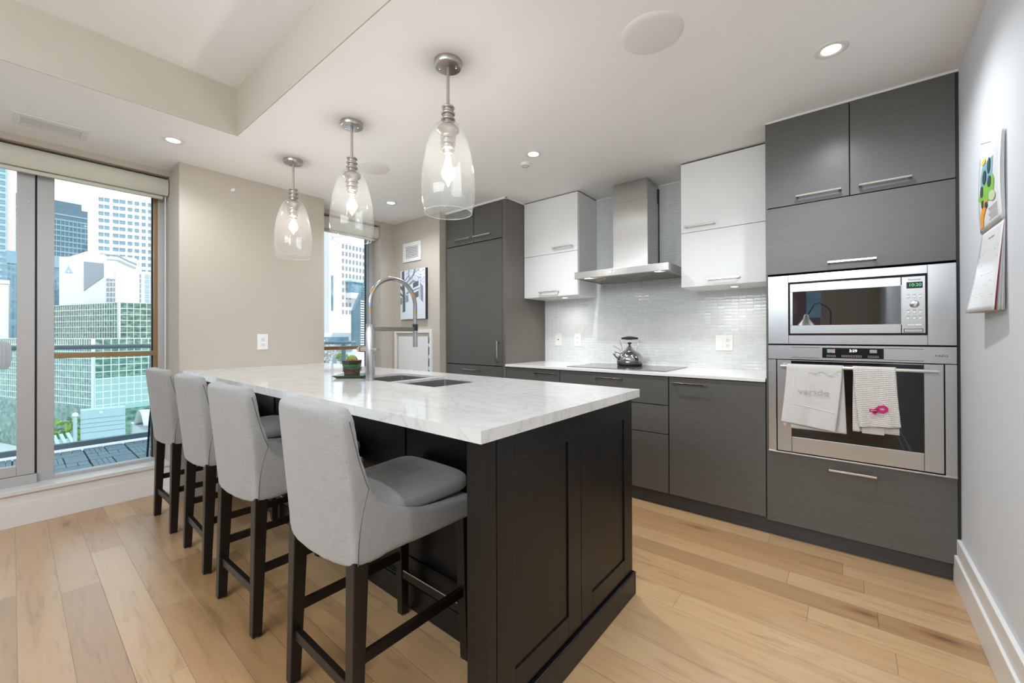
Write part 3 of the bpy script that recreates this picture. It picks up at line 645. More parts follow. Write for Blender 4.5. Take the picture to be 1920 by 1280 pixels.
# kettle
KX, KY, KZ = -1.41, 3.272, .9228
r = thing('kettle', 'shiny steel whistling kettle with black handle on the cooktop', 'kettle', (KX, KY, KZ), rz=.62, local=True)
MB().lathe([(0, 0), (.095, 0), (.101, .006), (.103, .014), (.103, .020), (0, .020)], seg=48).build('base', 'black_plastic', r, smooth=True)
MB().lathe([(.103, .018), (.107, .035), (.108, .055), (.103, .075), (.090, .096), (.070, .112), (.050, .120), (.046, .122), (0, .122)], seg=56).build('body', 'kettle_steel', r, smooth=True)
k = MB().lathe([(.050, .118), (.052, .124), (.046, .128), (.034, .140), (.020, .156), (.010, .166), (0, .168)], seg=40).build('lid', 'steel_polished', r, smooth=True)
MB().lathe([(.007, .166), (.006, .174), (.010, .179), (.017, .183), (.018, .189), (.012, .194), (0, .195)], seg=24).build('knob', 'black_plastic', k, smooth=True)
MB().lathe([(.030, 0), (.024, .03), (.0175, .052), (.0185, .056), (.0165, .06), (.0, .058)], (-.082, 0, .072), 28, axis=(-.80, 0, .60)).build('spout', 'steel_polished', r, smooth=True)
MB().tube([(-.066, 0, .122), (-.085, 0, .135), (-.115, 0, .156), (-.128, 0, .164), (-.134, 0, .158)], .0025, 8).build('whistle_lever', 'steel_polished', r, smooth=True)
MB().tube([(-.062, 0, .112), (-.060, 0, .135), (-.068, 0, .17), (-.080, 0, .205), (-.076, 0, .222), (-.060, 0, .228)], .003, 10).build('handle_wire', 'chrome', r, smooth=True)
MB().tube([(.062, 0, .112), (.060, 0, .135), (.068, 0, .17), (.080, 0, .205), (.076, 0, .222), (.060, 0, .228)], .003, 10).build('handle_wire', 'chrome', r, smooth=True)
for sx_ in (-1, 1):
    MB().lathe([(0, .014), (.006, .012), (.0085, .005), (.0085, 0)], (sx_ * .064, 0, .110), 16).build('handle_lug', 'chrome', r, smooth=True)
MB().tube([(-.068, 0, .226), (-.045, 0, .228), (-.015, 0, .229), (.015, 0, .229), (.045, 0, .228), (.068, 0, .226)], .01, 16, radii=[.007, .010, .0145, .0145, .010, .007]).build('grip', 'black_plastic', r, smooth=True)

# wall outlets on the tiles
def outlet(x, y, z, label, kind='duplex', rz=0.0, w=.076, h=.12):
    r = thing('wall_outlet', label, 'outlet', (x, y, z), rz=rz, group='white wall outlets', local=True)
    box('cover_plate', 'plate_white', -w / 2, w / 2, -.006, 0, -h / 2, h / 2, r, bevel=.002)
    def duplex(cx):
        for s_ in (-1, 1):
            q = MB().box(cx - .017, cx + .017, -.0085, -.005, s_ * .021 - .015, s_ * .021 + .015).build('socket', 'white_plastic', r, bevel=.002)
            MB().box(cx - .008, cx - .0055, -.0092, -.008, s_ * .021 - .003, s_ * .021 + .007).box(cx + .0055, cx + .008, -.0092, -.008, s_ * .021 - .003, s_ * .021 + .007).cyl((cx, -.0092, s_ * .021 - .009), (cx, -.008, s_ * .021 - .009), .0025, 10).build('slots', 'print_black', q)
    if kind == 'duplex': duplex(0)
    elif kind == 'phone':
        MB().box(-.006, .006, -.009, -.005, -.005, .006).build('jack', 'print_black', r)
    elif kind == 'switch':
        box('rocker', 'white_plastic', -.041, -.009, -.010, -.005, -.033, .033, r, bevel=.002); duplex(.026)
    return r
outlet(-2.225, YW, 1.134, 'white wall plate with a small jack at the fridge end of the tiles', 'phone')
outlet(-2.006, YW, 1.132, 'white double outlet on the tiles under the white cabinet', 'duplex')
outlet(-.730, YW, 1.117, 'wide white plate with switch and outlet on the tiles near the oven', 'switch', w=.122)
outlet(-3.715, 1.305, 1.130, 'white double outlet on the beige pier above the island', 'duplex', rz=PI / 2, w=.08, h=.128)

# ------------------------------------------------------------------ tall oven housing
r = thing('oven_housing', 'tall grey brown oven housing against the right hand wall', 'cabinet', (0.01, 3.1, 0))
for q_ in ((YD + .03, .10, .493), (YD + .03, 1.53, 2.42), (3.30, .493, 1.53)): box('carcass', 'black_gap', -.3585, .399, q_[0], 3.44, q_[1], q_[2], r)
box('side_panel', 'cabinet_laminate', -.3725, -.363, YD + .002, 3.44, .10, 2.42, r)
box('filler_strip', 'black_gap', .3995, .4095, YD + .002, 3.44, .215, 2.415, r)
dr = front('door', r, -.3735, .0115, 1.918, 2.42); pull(dr, -.222, -.022, 1.957)
dr = front('door', r, .0125, .400, 1.918, 2.42); pull(dr, .048, .248, 1.957)
dr = front('door', r, -.3735, .400, 1.528, 1.916); pull(dr, -.083, .116, 1.569)
dr = front('drawer', r, -.3735, .400, .088, .495); pull(dr, -.083, .113, .447)
box('toe_kick', 'toe_kick_wood', -.373, .396, 2.858, 2.87, 0, .088, r)
struct(MB().box(-.3735, .41, YD + .006, YD + .03, 2.42, ZC).build('trim_3', 'trim_white'))

# microwave
YM = 2.818
r = thing('microwave', 'built-in stainless microwave oven above the wall oven', 'microwave', (.02, 2.9, 1.125))
b = MB(); b.box(-.3615, -.262, YM, YM + .02, 1.125, 1.517).box(.301, .398, YM, YM + .02, 1.125, 1.517).box(-.262, .301, YM, YM + .02, 1.475, 1.517).box(-.262, .301, YM, YM + .02, 1.125, 1.174)
b.build('trim_frame', 'brushed_steel', r, bevel=.002)
box('cavity', 'black_gap', -.262, .301, YM + .015, 3.25, 1.174, 1.475, r)
b = MB(); b.box(-.254, .207, YM - .004, YM + .01, 1.420, 1.464).box(-.254, .207, YM - .004, YM + .01, 1.184, 1.230).box(-.254, -.241, YM - .004, YM + .01, 1.230, 1.420)
d = b.build('door', 'brushed_steel', r, bevel=.0015)
box('window', 'mirror_black_glass', -.241, .207, YM - .002, YM + .009, 1.230, 1.420, d)
box('edge_strip', 'steel_polished', .207, .213, YM - .005, YM + .009, 1.226, 1.424, d)
c = box('control_panel', 'brushed_steel', .209, .294, YM - .004, YM + .01, 1.184, 1.464, r, bevel=.002)
box('display', 'black_glass', .227, .284, YM - .0055, YM - .003, 1.405, 1.436, c)
text('clock_digits', '10:20', 'clock_green', .021, (.257, YM - .0062, 1.421), (PI / 2, 0, 0), c)
text('lettering', 'Panasonic', 'print_black', .0115, (.256, YM - .0048, 1.448), (PI / 2, 0, 0), c)
for zz in (1.362, 1.286, 1.256):
    for xx in (.233, .255, .276):
        MB().lathe([(0, .004), (.0035, .0035), (.0055, 0)], (xx, YM - .004, zz), 16, axis=(0, -1, 0)).build('button', 'white_plastic', c, smooth=True)
        box('button_text', 'print_grey', xx - .006, xx + .006, YM - .0046, YM - .004, zz + .010, zz + .013, c)
MB().lathe([(0, .012), (.014, .010), (.0175, .004), (.018, 0)], (.255, YM - .004, 1.327), 32, axis=(0, -1, 0)).build('dial', 'steel_polished', c, smooth=True)
box('start_button', 'white_plastic', .230, .254, YM - .007, YM - .004, 1.221, 1.228, c, bevel=.002); box('start_button', 'white_plastic', .256, .281, YM - .007, YM - .004, 1.221, 1.228, c, bevel=.002)
b = MB().box(.218, .283, YM - .006, YM - .004, 1.190, 1.204); q = b.build('door_release', 'brushed_steel', c, bevel=.002)
box('release_groove', 'print_black', .216, .285, YM - .0045, YM - .004, 1.188, 1.206, c)

# wall oven
r = thing('built_in_oven', 'stainless built-in wall oven with two towels on its bar', 'oven', (.02, 2.9, .498))
c = box('control_panel', 'brushed_steel', -.362, .398, YM, YM + .02, 1.037, 1.118, r, bevel=.002)
box('display_glass', 'black_glass', -.108, .142, YM - .002, YM + .002, 1.051, 1.106, c)
for g_ in ((-.248, -.12, 1.105), (.142, .286, 1.105), (-.248, -.12, 1.048), (.142, .286, 1.047)): box('groove', 'print_black', g_[0], g_[1], YM - .001, YM + .001, g_[2], g_[2] + .002, c)
text('clock_digits', '3:29', 'clock_blue', .019, (.022, YM - .0026, 1.091), (PI / 2, 0, 0), c)
text('lettering', 'AEG', 'print_black', .014, (.352, YM - .0005, 1.074), (PI / 2, 0, 0), c, sx=1.3)
text('emblem', 'III', 'print_black', .011, (.329, YM - .0005, 1.074), (PI / 2, 0, 0), c, sx=.9)
def keys(x0, x1, n):
    b = MB(); z0, z1 = 1.058, 1.067; y = YM - .0026
    b.box(x0, x1, y, y + .001, z1 - .001, z1).box(x0, x1, y, y + .001, z0, z0 + .001)
    for i in range(n + 1):
        x = x0 + (x1 - x0) * i / n; b.box(x - .0005, x + .0005, y, y + .001, z0, z1)
    for i in range(n):
        x = x0 + (x1 - x0) * (i + .5) / n; b.box(x - .0025, x + .0025, y, y + .001, (z0 + z1) / 2 - .0006, (z0 + z1) / 2 + .0006)
    b.build('touch_keys', 'print_light', c)
keys(-.088, -.052, 2); keys(-.025, .055, 4); keys(.082, .122, 2)
box('mode_display', 'print_grey', -.087, -.053, YM - .0026, YM - .002, 1.079, 1.099, c); box('mode_display', 'print_grey', .088, .116, YM - .0026, YM - .002, 1.082, 1.099, c)
box('indicator', 'indicator_red', -.062, -.055, YM - .0032, YM - .002, 1.080, 1.083, c)
b = MB(); b.box(-.362, -.322, YM, YM + .02, .502, 1.034).box(.358, .398, YM, YM + .02, .502, 1.034).box(-.362, .398, YM - .004, YM + .02, .497, .506)
b.build('side_trim', 'brushed_steel', r, bevel=.0015)
b = MB(); b.box(-.318, -.249, YM - .004, YM + .015, .512, 1.033).box(.286, .354, YM - .004, YM + .015, .512, 1.033).box(-.249, .286, YM - .004, YM + .015, .512, .599).box(-.249, .286, YM - .004, YM + .015, 1.028, 1.033)
d = b.build('door', 'brushed_steel', r, bevel=.002)
glass('oven_door_glass', (.30, .36, .38), 1.4)
box('window', 'oven_door_glass', -.249, .286, YM - .003, YM + .003, .599, 1.028, d)
b = MB(); b.box(-.249, .286, YM + .004, YM + .010, .955, 1.028).box(-.249, -.225, YM + .004, YM + .010, .599, .955).box(.262, .286, YM + .004, YM + .010, .599, .955).box(-.225, .262, YM + .004, YM + .010, .599, .625)
b.build('window_border', 'black_gap', d)
box('cavity', 'dark_slot', -.30, .335, YM + .25, YM + .27, .53, 1.03, r); box('cavity_floor', 'dark_slot', -.30, .335, YM + .02, YM + .25, .53, .56, r)
for z in (.66, .80):
    b = MB(); b.cyl((-.24, YM + .04, z), (.28, YM + .04, z), .0028, 8)
    for i in range(17): b.cyl((-.23 + i * .031, YM + .04, z), (-.23 + i * .031, YM + .22, z), .0015, 6)
    b.build('rack', 'steel_polished', r)
BZ, BY = 1.002, 2.766
h = MB().cyl((-.295, BY, BZ), (.332, BY, BZ), .0095, 20).build('handle', 'brushed_steel', d, smooth=True); h['label'] = 'round steel towel bar handle'
for x in (-.29, .325): MB().cyl((x, BY, BZ), (x, YM, BZ), .006, 14).build('handle_post', 'steel_polished', d, smooth=True)

# towels
def towel(name, label, m, xt0, xt1, xb0, xb1, zb_l, zb_r, seed, back_drop, cat='towel', group='towels on the oven bar'):
    r = thing(name, label, cat, (xt0, BY, BZ), group=group)
    rnd = random.Random(seed); ph = [rnd.uniform(0, 6.28) for _ in range(5)]
    def fr(u, v):   # v 0 at bar top, 1 at hem; front layer
        zb = zb_l + (zb_r - zb_l) * u
        x0 = xt0 + (xb0 - xt0) * v ** 1.3; x1 = xt1 + (xb1 - xt1) * v ** 1.3
        x = x0 + (x1 - x0) * u; z = BZ + .012 + (zb - BZ - .012) * v
        y = BY - .0125 - .004 * v + .0035 * v * math.sin(9 * u + ph[0] + 2 * v) + .002 * v * math.sin(21 * u + ph[1])
        if v < .06:
            t = v / .06; y = BY - .0125 * math.sin(t * PI / 2); z = BZ + .0125 * math.cos(t * PI / 2) if t < 1 else z
        return (x, y, z)
    front_ = MB().sheet(fr, 40, 60).build('front_panel', m, r, smooth=True, solid=.0022)
    def bk(u, v):
        x = xt0 + (xt1 - xt0) * u; zb = back_drop
        z = BZ + .0125 + (zb - BZ - .0125) * v; y = BY + .0125 + .002 * math.sin(10 * u + ph[3]) * v
        if v < .06:
            t = v / .06; y = BY + .0125 * math.sin(t * PI / 2); z = BZ + .0125 * math.cos(t * PI / 2)
        return (x + (.004 + .012 * v), y, z)
    MB().sheet(bk, 30, 40).build('back_panel', m, r, smooth=True, solid=.0022)
    return r, fr
r, fr = towel('plain_towel', 'plain grey white tea towel folded over the oven bar', 'cotton_plain', -.265, -.022, -.292, -.052, .692, .664, 3, .655)
b = MB()
for (u0, v0, u1, v1) in ((.16, .04, .16, .66), (.16, .66, .97, .72)):
    pts = [Vector(fr(u0 + (u1 - u0) * i / 24, v0 + (v1 - v0) * i / 24)) + Vector((0, -.002, 0)) for i in range(25)]
    b.tube(pts, .0011, 6)
b.build('hem_stitching', 'mullion_white', r)
text('lettering', 'varide', 'print_cloth_grey', .042, (-.145, BY - .0205, .866), (PI / 2, 0, 0), r, extrude=.0002, sx=1.35)
b = MB()
rs = random.Random(5)
for i in range(9):
    u = .42 + .06 * i; v = .13 + .03 * math.sin(i * 1.3)
    p = Vector(fr(min(u, .95), v)); b.tube([p + Vector((0, -.002, 0)), p + Vector((.014, -.002, .010 * math.sin(i))), p + Vector((.024, -.002, -.004))], .0008, 5)
b.build('embroidery', 'print_cloth_grey', r)
MB().box(-.282, -.268, BY - .012, BY - .0105, .668, .69).build('care_tag', 'tag_pink', r)
r, fr = towel('waffle_towel', 'cream waffle weave towel with a pink ribbon emblem', 'waffle_cotton', .020, .181, .044, .200, .705, .722, 9, .678)
def fold(u, v):
    p = fr(0, v); return (p[0] + .004 - .030 * (1 - u) * v, p[1] + .006 + .003 * u, BZ + (.680 - BZ) * v)
MB().sheet(fold, 6, 40).build('side_fold', 'waffle_cotton', r, smooth=True, solid=.002)
MB().box(.055, .14, BY + .004, BY + .006, .672, .72).build('lining', 'cotton_plain', r)
# ribbon emblem lying on its side
def rib(pts, w):
    b_ = MB(); L_ = []
    for i, p in enumerate(pts):
        a = Vector(pts[max(i - 1, 0)]); c_ = Vector(pts[min(i + 1, len(pts) - 1)]); t = (c_ - a).normalized(); n = Vector((-t.y, t.x))
        L_.append((Vector(p) + n * w, Vector(p) - n * w))
    for (a, b2), (c_, d_) in zip(L_, L_[1:]):
        b_.hexa([(q.x, BY - .0215, q.y) for q in (a, b2, d_, c_)] + [(q.x, BY - .0235, q.y) for q in (a, b2, d_, c_)])
    return b_
e = rib([(.100, .778), (.108, .800), (.122, .816), (.138, .820), (.147, .812), (.147, .800), (.136, .793), (.115, .794), (.083, .796)], .0072).build('ribbon_emblem', 'ribbon_pink', r)
MB().box(.088, .112, BY - .0243, BY - .0237, .7935, .7985).build('emblem_print', 'ribbon_pale', e)

# ------------------------------------------------------------------ calendar on the right wall
CX = XR
r = thing('wall_calendar', 'hanging wall calendar with a colourful plant picture page', 'calendar', (CX, 2.23, 1.86))
def up_sheet(off, bow):
    return lambda u, v: (CX - .004 - off - .005 * math.sin(v * PI) * bow, 2.085 + .29 * u, 1.865 - .30 * v)
for i in range(3): MB().sheet(up_sheet(.0025 * i, .4 + .3 * i), 10, 14).build('page', 'white_plastic', r, smooth=True, solid=.0006)
topf = up_sheet(.0062, 1.0)
MB().sheet(topf, 10, 14).build('picture_page', 'white_plastic', r, smooth=True, solid=.0006)
def low_sheet(off, curl, flare):
    curl *= .35; off *= .6
    def fn(u, v):
        return (CX - .004 - off * (.3 + v) - curl * math.sin(min(v * 1.15, 1) * PI * .5) * .018 - flare * v * v * (.25 + .75 * u), 2.085 + .29 * u + .02 * flare * v * u, 1.565 - .305 * v)
    return fn
for i in range(5): MB().sheet(low_sheet(.002 * i, .3 + .2 * i, .004 + .004 * i), 10, 16).build('page', 'white_plastic' if i % 2 else 'print_light', r, smooth=True, solid=.0005)
mat('page_red', (.35, .02, .05), .5)
MB().sheet(low_sheet(.011, 1.3, .022), 10, 16).build('cover_page', 'page_red', r, smooth=True, solid=.0005)
lowf = low_sheet(.0135, 1.4, .028)
lp = MB().sheet(lowf, 10, 16).build('month_page', 'white_plastic', r, smooth=True, solid=.0006)
mat('art_blue', (.20, .40, .47), .6); mat('art_green', (.22, .50, .07), .6); mat('art_orange', (.85, .36, .03), .6); mat('art_yellow', (.85, .60, .06), .6); mat('art_dark', (.035, .06, .06), .6); mat('art_pale', (.55, .65, .38), .6)
def patch(fn, poly, name, m, parent, lift):   # poly in (u, v); flipped so u grows away from the camera
    b_ = MB(); v1 = []
    cu = sum(p[0] for p in poly) / len(poly); cv = sum(p[1] for p in poly) / len(poly)
    ctr = Vector(fn(cu, cv)) + Vector((-lift, 0, 0)); ring = [Vector(fn(*p)) + Vector((-lift, 0, 0)) for p in poly]
    c0 = b_.bm.verts.new(ctr); rv = [b_.bm.verts.new(p) for p in ring]
    for i in range(len(rv)): b_.bm.faces.new((c0, rv[i], rv[(i + 1) % len(rv)]))
    return b_.build(name, m, parent, solid=.0003)
def ell(cu, cv, a, c_, rot=0, n=20):
    return [(cu + a * math.cos(t) * math.cos(rot) - c_ * math.sin(t) * math.sin(rot), cv + a * math.cos(t) * math.sin(rot) + c_ * math.sin(t) * math.cos(rot)) for t in [2 * PI * i / n for i in range(n)]]
patch(topf, [(.30, .20), (.55, .19), (.80, .20), (.88, .32), (.86, .50), (.60, .54), (.32, .44), (.30, .30)], 'artwork', 'art_blue', r, .0010)
patch(topf, [(.28, .42), (.50, .44), (.86, .50), (.97, .58), (.84, .64), (.84, .70), (.60, .66), (.40, .70), (.26, .62), (.22, .50)], 'artwork', 'art_green', r, .0016)
patch(topf, [(.62, .64), (.78, .68), (.90, .80), (.92, .95), (.80, .95), (.74, .82), (.56, .72), (.54, .66)], 'artwork', 'art_orange', r, .0019)
patch(topf, ell(.74, .15, .10, .035), 'artwork', 'art_yellow', r, .0022)
patch(topf, ell(.32, .66, .14, .06, -.2), 'artwork', 'art_pale', r, .0024)
for q in ((.46, .27, .065, .095), (.66, .36, .085, .085), (.42, .47, .08, .065), (.78, .51, .07, .07), (.76, .67, .05, .05), (.60, .71, .06, .035)):
    patch(topf, ell(*q), 'artwork_spot', 'art_dark', r, .0028)
b = MB()
for i in range(7):
    p0 = Vector(topf(.14, .78 + .022 * i)) + Vector((-.0015, 0, 0)); p1 = Vector(topf(.52 - .03 * (i % 3), .78 + .022 * i)) + Vector((-.0015, 0, 0)); b.tube([p0, p1], .0007, 5)
b.build('printed_text', 'print_light', r)
b = MB(); rs = random.Random(11)
for row_ in range(5):
    for c_ in range(7):
        for k in range(2):
            u = .08 + c_ * .125 + rs.uniform(0, .04); v = .26 + row_ * .13 + k * .035
            p0 = Vector(lowf(u, v)) + Vector((-.0012, 0, 0)); p1 = Vector(lowf(u + rs.uniform(.02, .06), v + rs.uniform(-.01, .01))) + Vector((-.0012, 0, 0))
            if rs.random() < .6: b.tube([p0, p1], .0005, 4)
b.build('handwriting', 'print_light', r)
MB().tube([Vector(lowf(.35 + .03 * i, .12 + .01 * (i % 2))) + Vector((-.0012, 0, 0)) for i in range(9)], .0014, 5).build('month_name', 'tag_pink', r)
MB().cyl((CX, 2.24, 1.875), (CX - .03, 2.245, 1.872), .0011, 6).build('pin', 'steel_polished', r)

# ------------------------------------------------------------------ far wall: vent, canvas, access hatch
r = thing('wall_grille', 'square white wall air grille above the framed snow scene', 'air vent', (-3.645, 2.75, 2.08))
b = MB(); b.box(-3.80, -3.49, 2.738, 2.75, 2.145, 2.188).box(-3.80, -3.49, 2.738, 2.75, 1.98, 2.02).box(-3.80, -3.755, 2.738, 2.75, 2.02, 2.145).box(-3.535, -3.49, 2.738, 2.75, 2.02, 2.145)
b.build('frame', 'grille_white', r, bevel=.003)
box('opening', 'dark_slot', -3.755, -3.535, 2.747, 2.7495, 2.02, 2.145, r)
b = MB()
for i in range(7): b.box(-3.755, -3.535, 2.739, 2.747, 2.026 + i * .0175, 2.035 + i * .0175)
for i in range(8): b.box(-3.752 + i * .0275, -3.749 + i * .0275, 2.742, 2.747, 2.02, 2.145)
b.build('louvres', 'grille_white', r)

mat('snow_white', (.70, .74, .80), .6); mat('snow_grey', (.24, .27, .32), .6); mat('snow_dark', (.10, .115, .14), .6); mat('canvas_edge', (.045, .04, .045), .7)
YP = 2.715
PX0, PX1, PZ0, PZ1 = -3.809, -3.383, 1.354, 1.885
r = thing('canvas_print', 'black and white canvas print of a house and tree in snow', 'picture', (-3.596, 2.74, 1.62))
box('stretcher', 'canvas_edge', PX0, PX1, YP + .001, 2.749, PZ0, PZ1, r, bevel=.001)
cv = box('canvas_face', 'snow_white', PX0, PX1, YP - .0005, YP + .001, PZ0, PZ1, r)
cw, chh = PX1 - PX0, PZ1 - PZ0
def cp(u, v, t): return (PX0 + u * cw, YP - .0008 - t, PZ1 - v * chh)
def cpatch(poly, name, m, t): MB().prism(poly, cp, 0, t).build(name, m, cv)
cpatch([(.06, .02), (.16, 0), (.17, .25), (.20, .5), (.20, .84), (.09, .86), (.10, .5), (.06, .2)], 'tree_trunk', 'snow_dark', .0006)
cpatch([(0, .30), (.10, .34), (.12, .44), (0, .36)], 'branch', 'snow_dark', .0007); cpatch([(0, .44), (.10, .50), (.10, .54), (0, .50)], 'branch', 'snow_dark', .0007)
for a in (((.16, .28), (.34, .2), (.52, .10), (.56, .0), (.62, 0), (.56, .12), (.36, .23), (.17, .33)), ((.36, .2), (.32, .0), (.35, 0), (.39, .19)), ((.17, .20), (.35, .10), (.36, .12), (.18, .23)), ((.50, .1), (.72, .02), (.72, .03), (.5, .12))):
    cpatch(list(a), 'branch', 'snow_grey', .0007)
b = MB(); rs = random.Random(4)
for i in range(130):
    u = rs.uniform(.2, .98); v = rs.uniform(.01, .30); a = rs.uniform(-.9, .5); q = rs.uniform(.03, .10)
    p0 = cp(u, v, .0006); p1 = cp(min(u + q * math.cos(a), .99), max(v + q * math.sin(a) * .6, .005), .0006)
    b.tube([p0, p1], .0009, 4)
b.build('twigs', 'snow_grey', cv)
cpatch([(.52, .28), (.74, .24), (.74, .34), (.52, .38)], 'house_window', 'snow_dark', .0007)
cpatch([(.54, .48), (.74, .44), (.74, .56), (.55, .60)], 'house_porch', 'snow_dark', .0007)
cpatch([(.80, .28), (.92, .36), (.92, .68), (.82, .62)], 'hedge', 'snow_grey', .0007)
cpatch([(.0, .56), (.08, .54), (.08, .68), (0, .70)], 'hedge', 'snow_grey', .0006); cpatch([(.22, .50), (.32, .52), (.34, .64), (.22, .66)], 'hedge', 'snow_grey', .0006)
cpatch([(.30, .30), (.52, .22), (.72, .26), (.52, .26), (.30, .34)], 'house_roof', 'snow_grey', .0007)
cpatch([(.24, .46), (.78, .37), (.78, .40), (.24, .49)], 'house_porch', 'snow_grey', .0007)
for u in (.30, .50, .76): cpatch([(u, .40), (u + .02, .40), (u + .02, .60), (u, .60)], 'house_post', 'snow_grey', .0007)

r = thing('access_hatch', 'low white access hatch with casing in the far wall', 'hatch', (-3.627, 2.75, .6))
b = MB(); b.box(-3.951, -3.915, 2.728, 2.75, .05, 1.24).box(-3.339, -3.303, 2.728, 2.75, .05, 1.24).box(-3.915, -3.339, 2.728, 2.75, 1.205, 1.24); b.build('casing', 'trim_white', r, bevel=.002)
dr = box('door', 'trim_white', -3.885, -3.372, 2.738, 2.748, .06, 1.168, r, bevel=.002)
box('gap', 'dark_slot', -3.370, -3.341, 2.7475, 2.7495, .06, 1.15, r)
for z in (1.06, .94, .82): box('hinge', 'white_plastic', -3.372, -3.345, 2.742, 2.748, z, z + .035, dr)

# ------------------------------------------------------------------ island
XI, ZI = -.74, .930
r = thing('kitchen_island', 'black panelled kitchen island base with an open seating side', 'kitchen island', (-2.2, 1.45, 0))
YB = 1.105
box('body', 'island_black', -3.714, -.80, YB + .012, 1.79, 0, .70, r)
box('body_top_end', 'island_black', -3.714, -2.32, YB + .012, 1.79, .70, .893, r); box('body_top_end', 'island_black', -1.52, -.80, YB + .012, 1.79, .70, .893, r)
# back (seating side) shaker panelling
b = MB()
n = 4; x0, x1 = -3.714, -.85
b.box(x0, x1, YB, YB + .012, .80, .893).box(x0, x1, YB, YB + .012, .12, .21)
xs = [x0 + (x1 - x0) * i / n for i in range(n + 1)]
for i, x in enumerate(xs):
    a = x if i == 0 else x - .045; c_ = x if i == n else x + .045
    b.box(max(a, x0), min(c_, x1), YB, YB + .012, .21, .80)
    if 0 < i < n: pass
b.build('seating_side_frame', 'island_black', r, bevel=.002)
box('seating_side_panel', 'island_black', x0, x1, YB + .006, YB + .013, .12, .893, r)
# end gable with two shaker panels
XE = -.764
box('end_gable', 'island_black', -.80, XE - .006, .862, 1.795, 0, .893, r)
def shaker(name, y0, y1, z0, z1, iy0, iy1, iz0, iz1):
    b_ = MB()
    b_.box(XE - .016, XE, y0, iy0, z0, z1).box(XE - .016, XE, iy1, y1, z0, z1).box(XE - .016, XE, iy0, iy1, iz1, z1).box(XE - .016, XE, iy0, iy1, z0, iz0)
    q = b_.build(name, 'island_black', r, bevel=.0015)
    box('inset', 'island_black', XE - .016, XE - .011, iy0, iy1, iz0, iz1, q)
shaker('end_panel', .8635, 1.332, .111, .894, .945, 1.245, .187, .806)
shaker('end_panel', 1.335, 1.795, .111, .894, 1.417, 1.713, .187, .806)
box('corner_post', 'island_black', -.829, -.752, .81, .848, 0, .894, r, bevel=.0015)
box('post_backing', 'island_black', -.829, -.79, .848, .862, 0, .894, r)
b = MB(); b.box(-.80, -.752, .862, 1.806, 0, .102); b.build('plinth_end', 'island_black', r, bevel=.004)
b = MB(); b.box(-3.714, -.80, 1.092, YB, 0, .105); b.box(-3.714, -.80, 1.096, YB, .105, .118); b.box(-3.714, -.80, 1.10, YB, .118, .126); b.build('plinth_back', 'island_black', r, bevel=.002)
box('plinth_front', 'island_black', -3.714, -.752, 1.79, 1.806, 0, .102, r, bevel=.003)

# countertop with sink cut-out
SX0, SX1, SY0, SY1 = -2.296, -1.542, 1.290, 1.648
b = MB(); ZP = .917
b.box(-3.7145, SX0, .795, 1.807, ZP, ZI).box(SX1, XI - .02, .795, 1.807, ZP, ZI).box(SX0, SX1, .795, SY0, ZP, ZI).box(SX0, SX1, SY1, 1.807, ZP, ZI).box(-1.916, -1.874, SY0, SY1, ZP, ZI)
b.box(-3.7145, XI, .775, .795, .895, ZI).box(-3.7145, XI, 1.807, 1.827, .895, ZI).box(XI - .02, XI, .795, 1.807, .895, ZI)
bmesh.ops.remove_doubles(b.bm, verts=b.bm.verts, dist=1e-5)
dead = {}
for f in b.bm.faces:
    k = tuple(sorted(v.index for v in f.verts)); 
b.bm.verts.index_update()
for f in b.bm.faces:
    k = tuple(sorted(v.index for v in f.verts)); dead.setdefault(k, []).append(f)
bmesh.ops.delete(b.bm, geom=[f for fs in dead.values() if len(fs) > 1 for f in fs], context='FACES_ONLY')
ct = b.build('island_countertop', 'quartz', bevel=0)
tag(ct, 'large veined white quartz countertop on the black island', 'countertop')

r = thing('sink', 'double bowl stainless undermount sink in the island countertop', 'sink', (-1.92, 1.47, .75))
def bowl(x0, x1, y0, y1, zt, zb):
    b_ = MB(); t = .004
    b_.box(x0, x1, y0, y1, zb - t, zb).box(x0 - t, x0, y0 - t, y1 + t, zb - t, zt).box(x1, x1 + t, y0 - t, y1 + t, zb - t, zt).box(x0, x1, y0 - t, y0, zb - t, zt).box(x0, x1, y1, y1 + t, zb - t, zt)
    q = b_.build('bowl', 'sink_steel', r, bevel=.001)
    for cx, cy in ((x0, y0), (x1, y0), (x0, y1), (x1, y1)):   # rounded inner corners
        R_ = .014; sx2 = 1 if cx == x0 else -1; sy2 = 1 if cy == y0 else -1
        poly = [(cx, cy), (cx + sx2 * R_, cy)] + [(cx + sx2 * R_ * (1 - math.sin(a)), cy + sy2 * R_ * (1 - math.cos(a))) for a in [PI / 2 * i / 6 for i in range(1, 6)]] + [(cx, cy + sy2 * R_)]
        MB().prism(poly, lambda u, v, t_: (u, v, t_), zb, zt).build('bowl_corner', 'sink_steel', q, smooth=True)
    MB().lathe([(0, .002), (.020, .001), (.040, .004), (.044, 0)], ((x0 + x1) / 2, (y0 + y1) / 2 + .05, zb), 32).build('drain', 'steel_polished', q, smooth=True)
    return q
bowl(-2.292, -1.920, 1.294, 1.644, .9165, .72); bowl(-1.870, -1.546, 1.294, 1.644, .9165, .72)

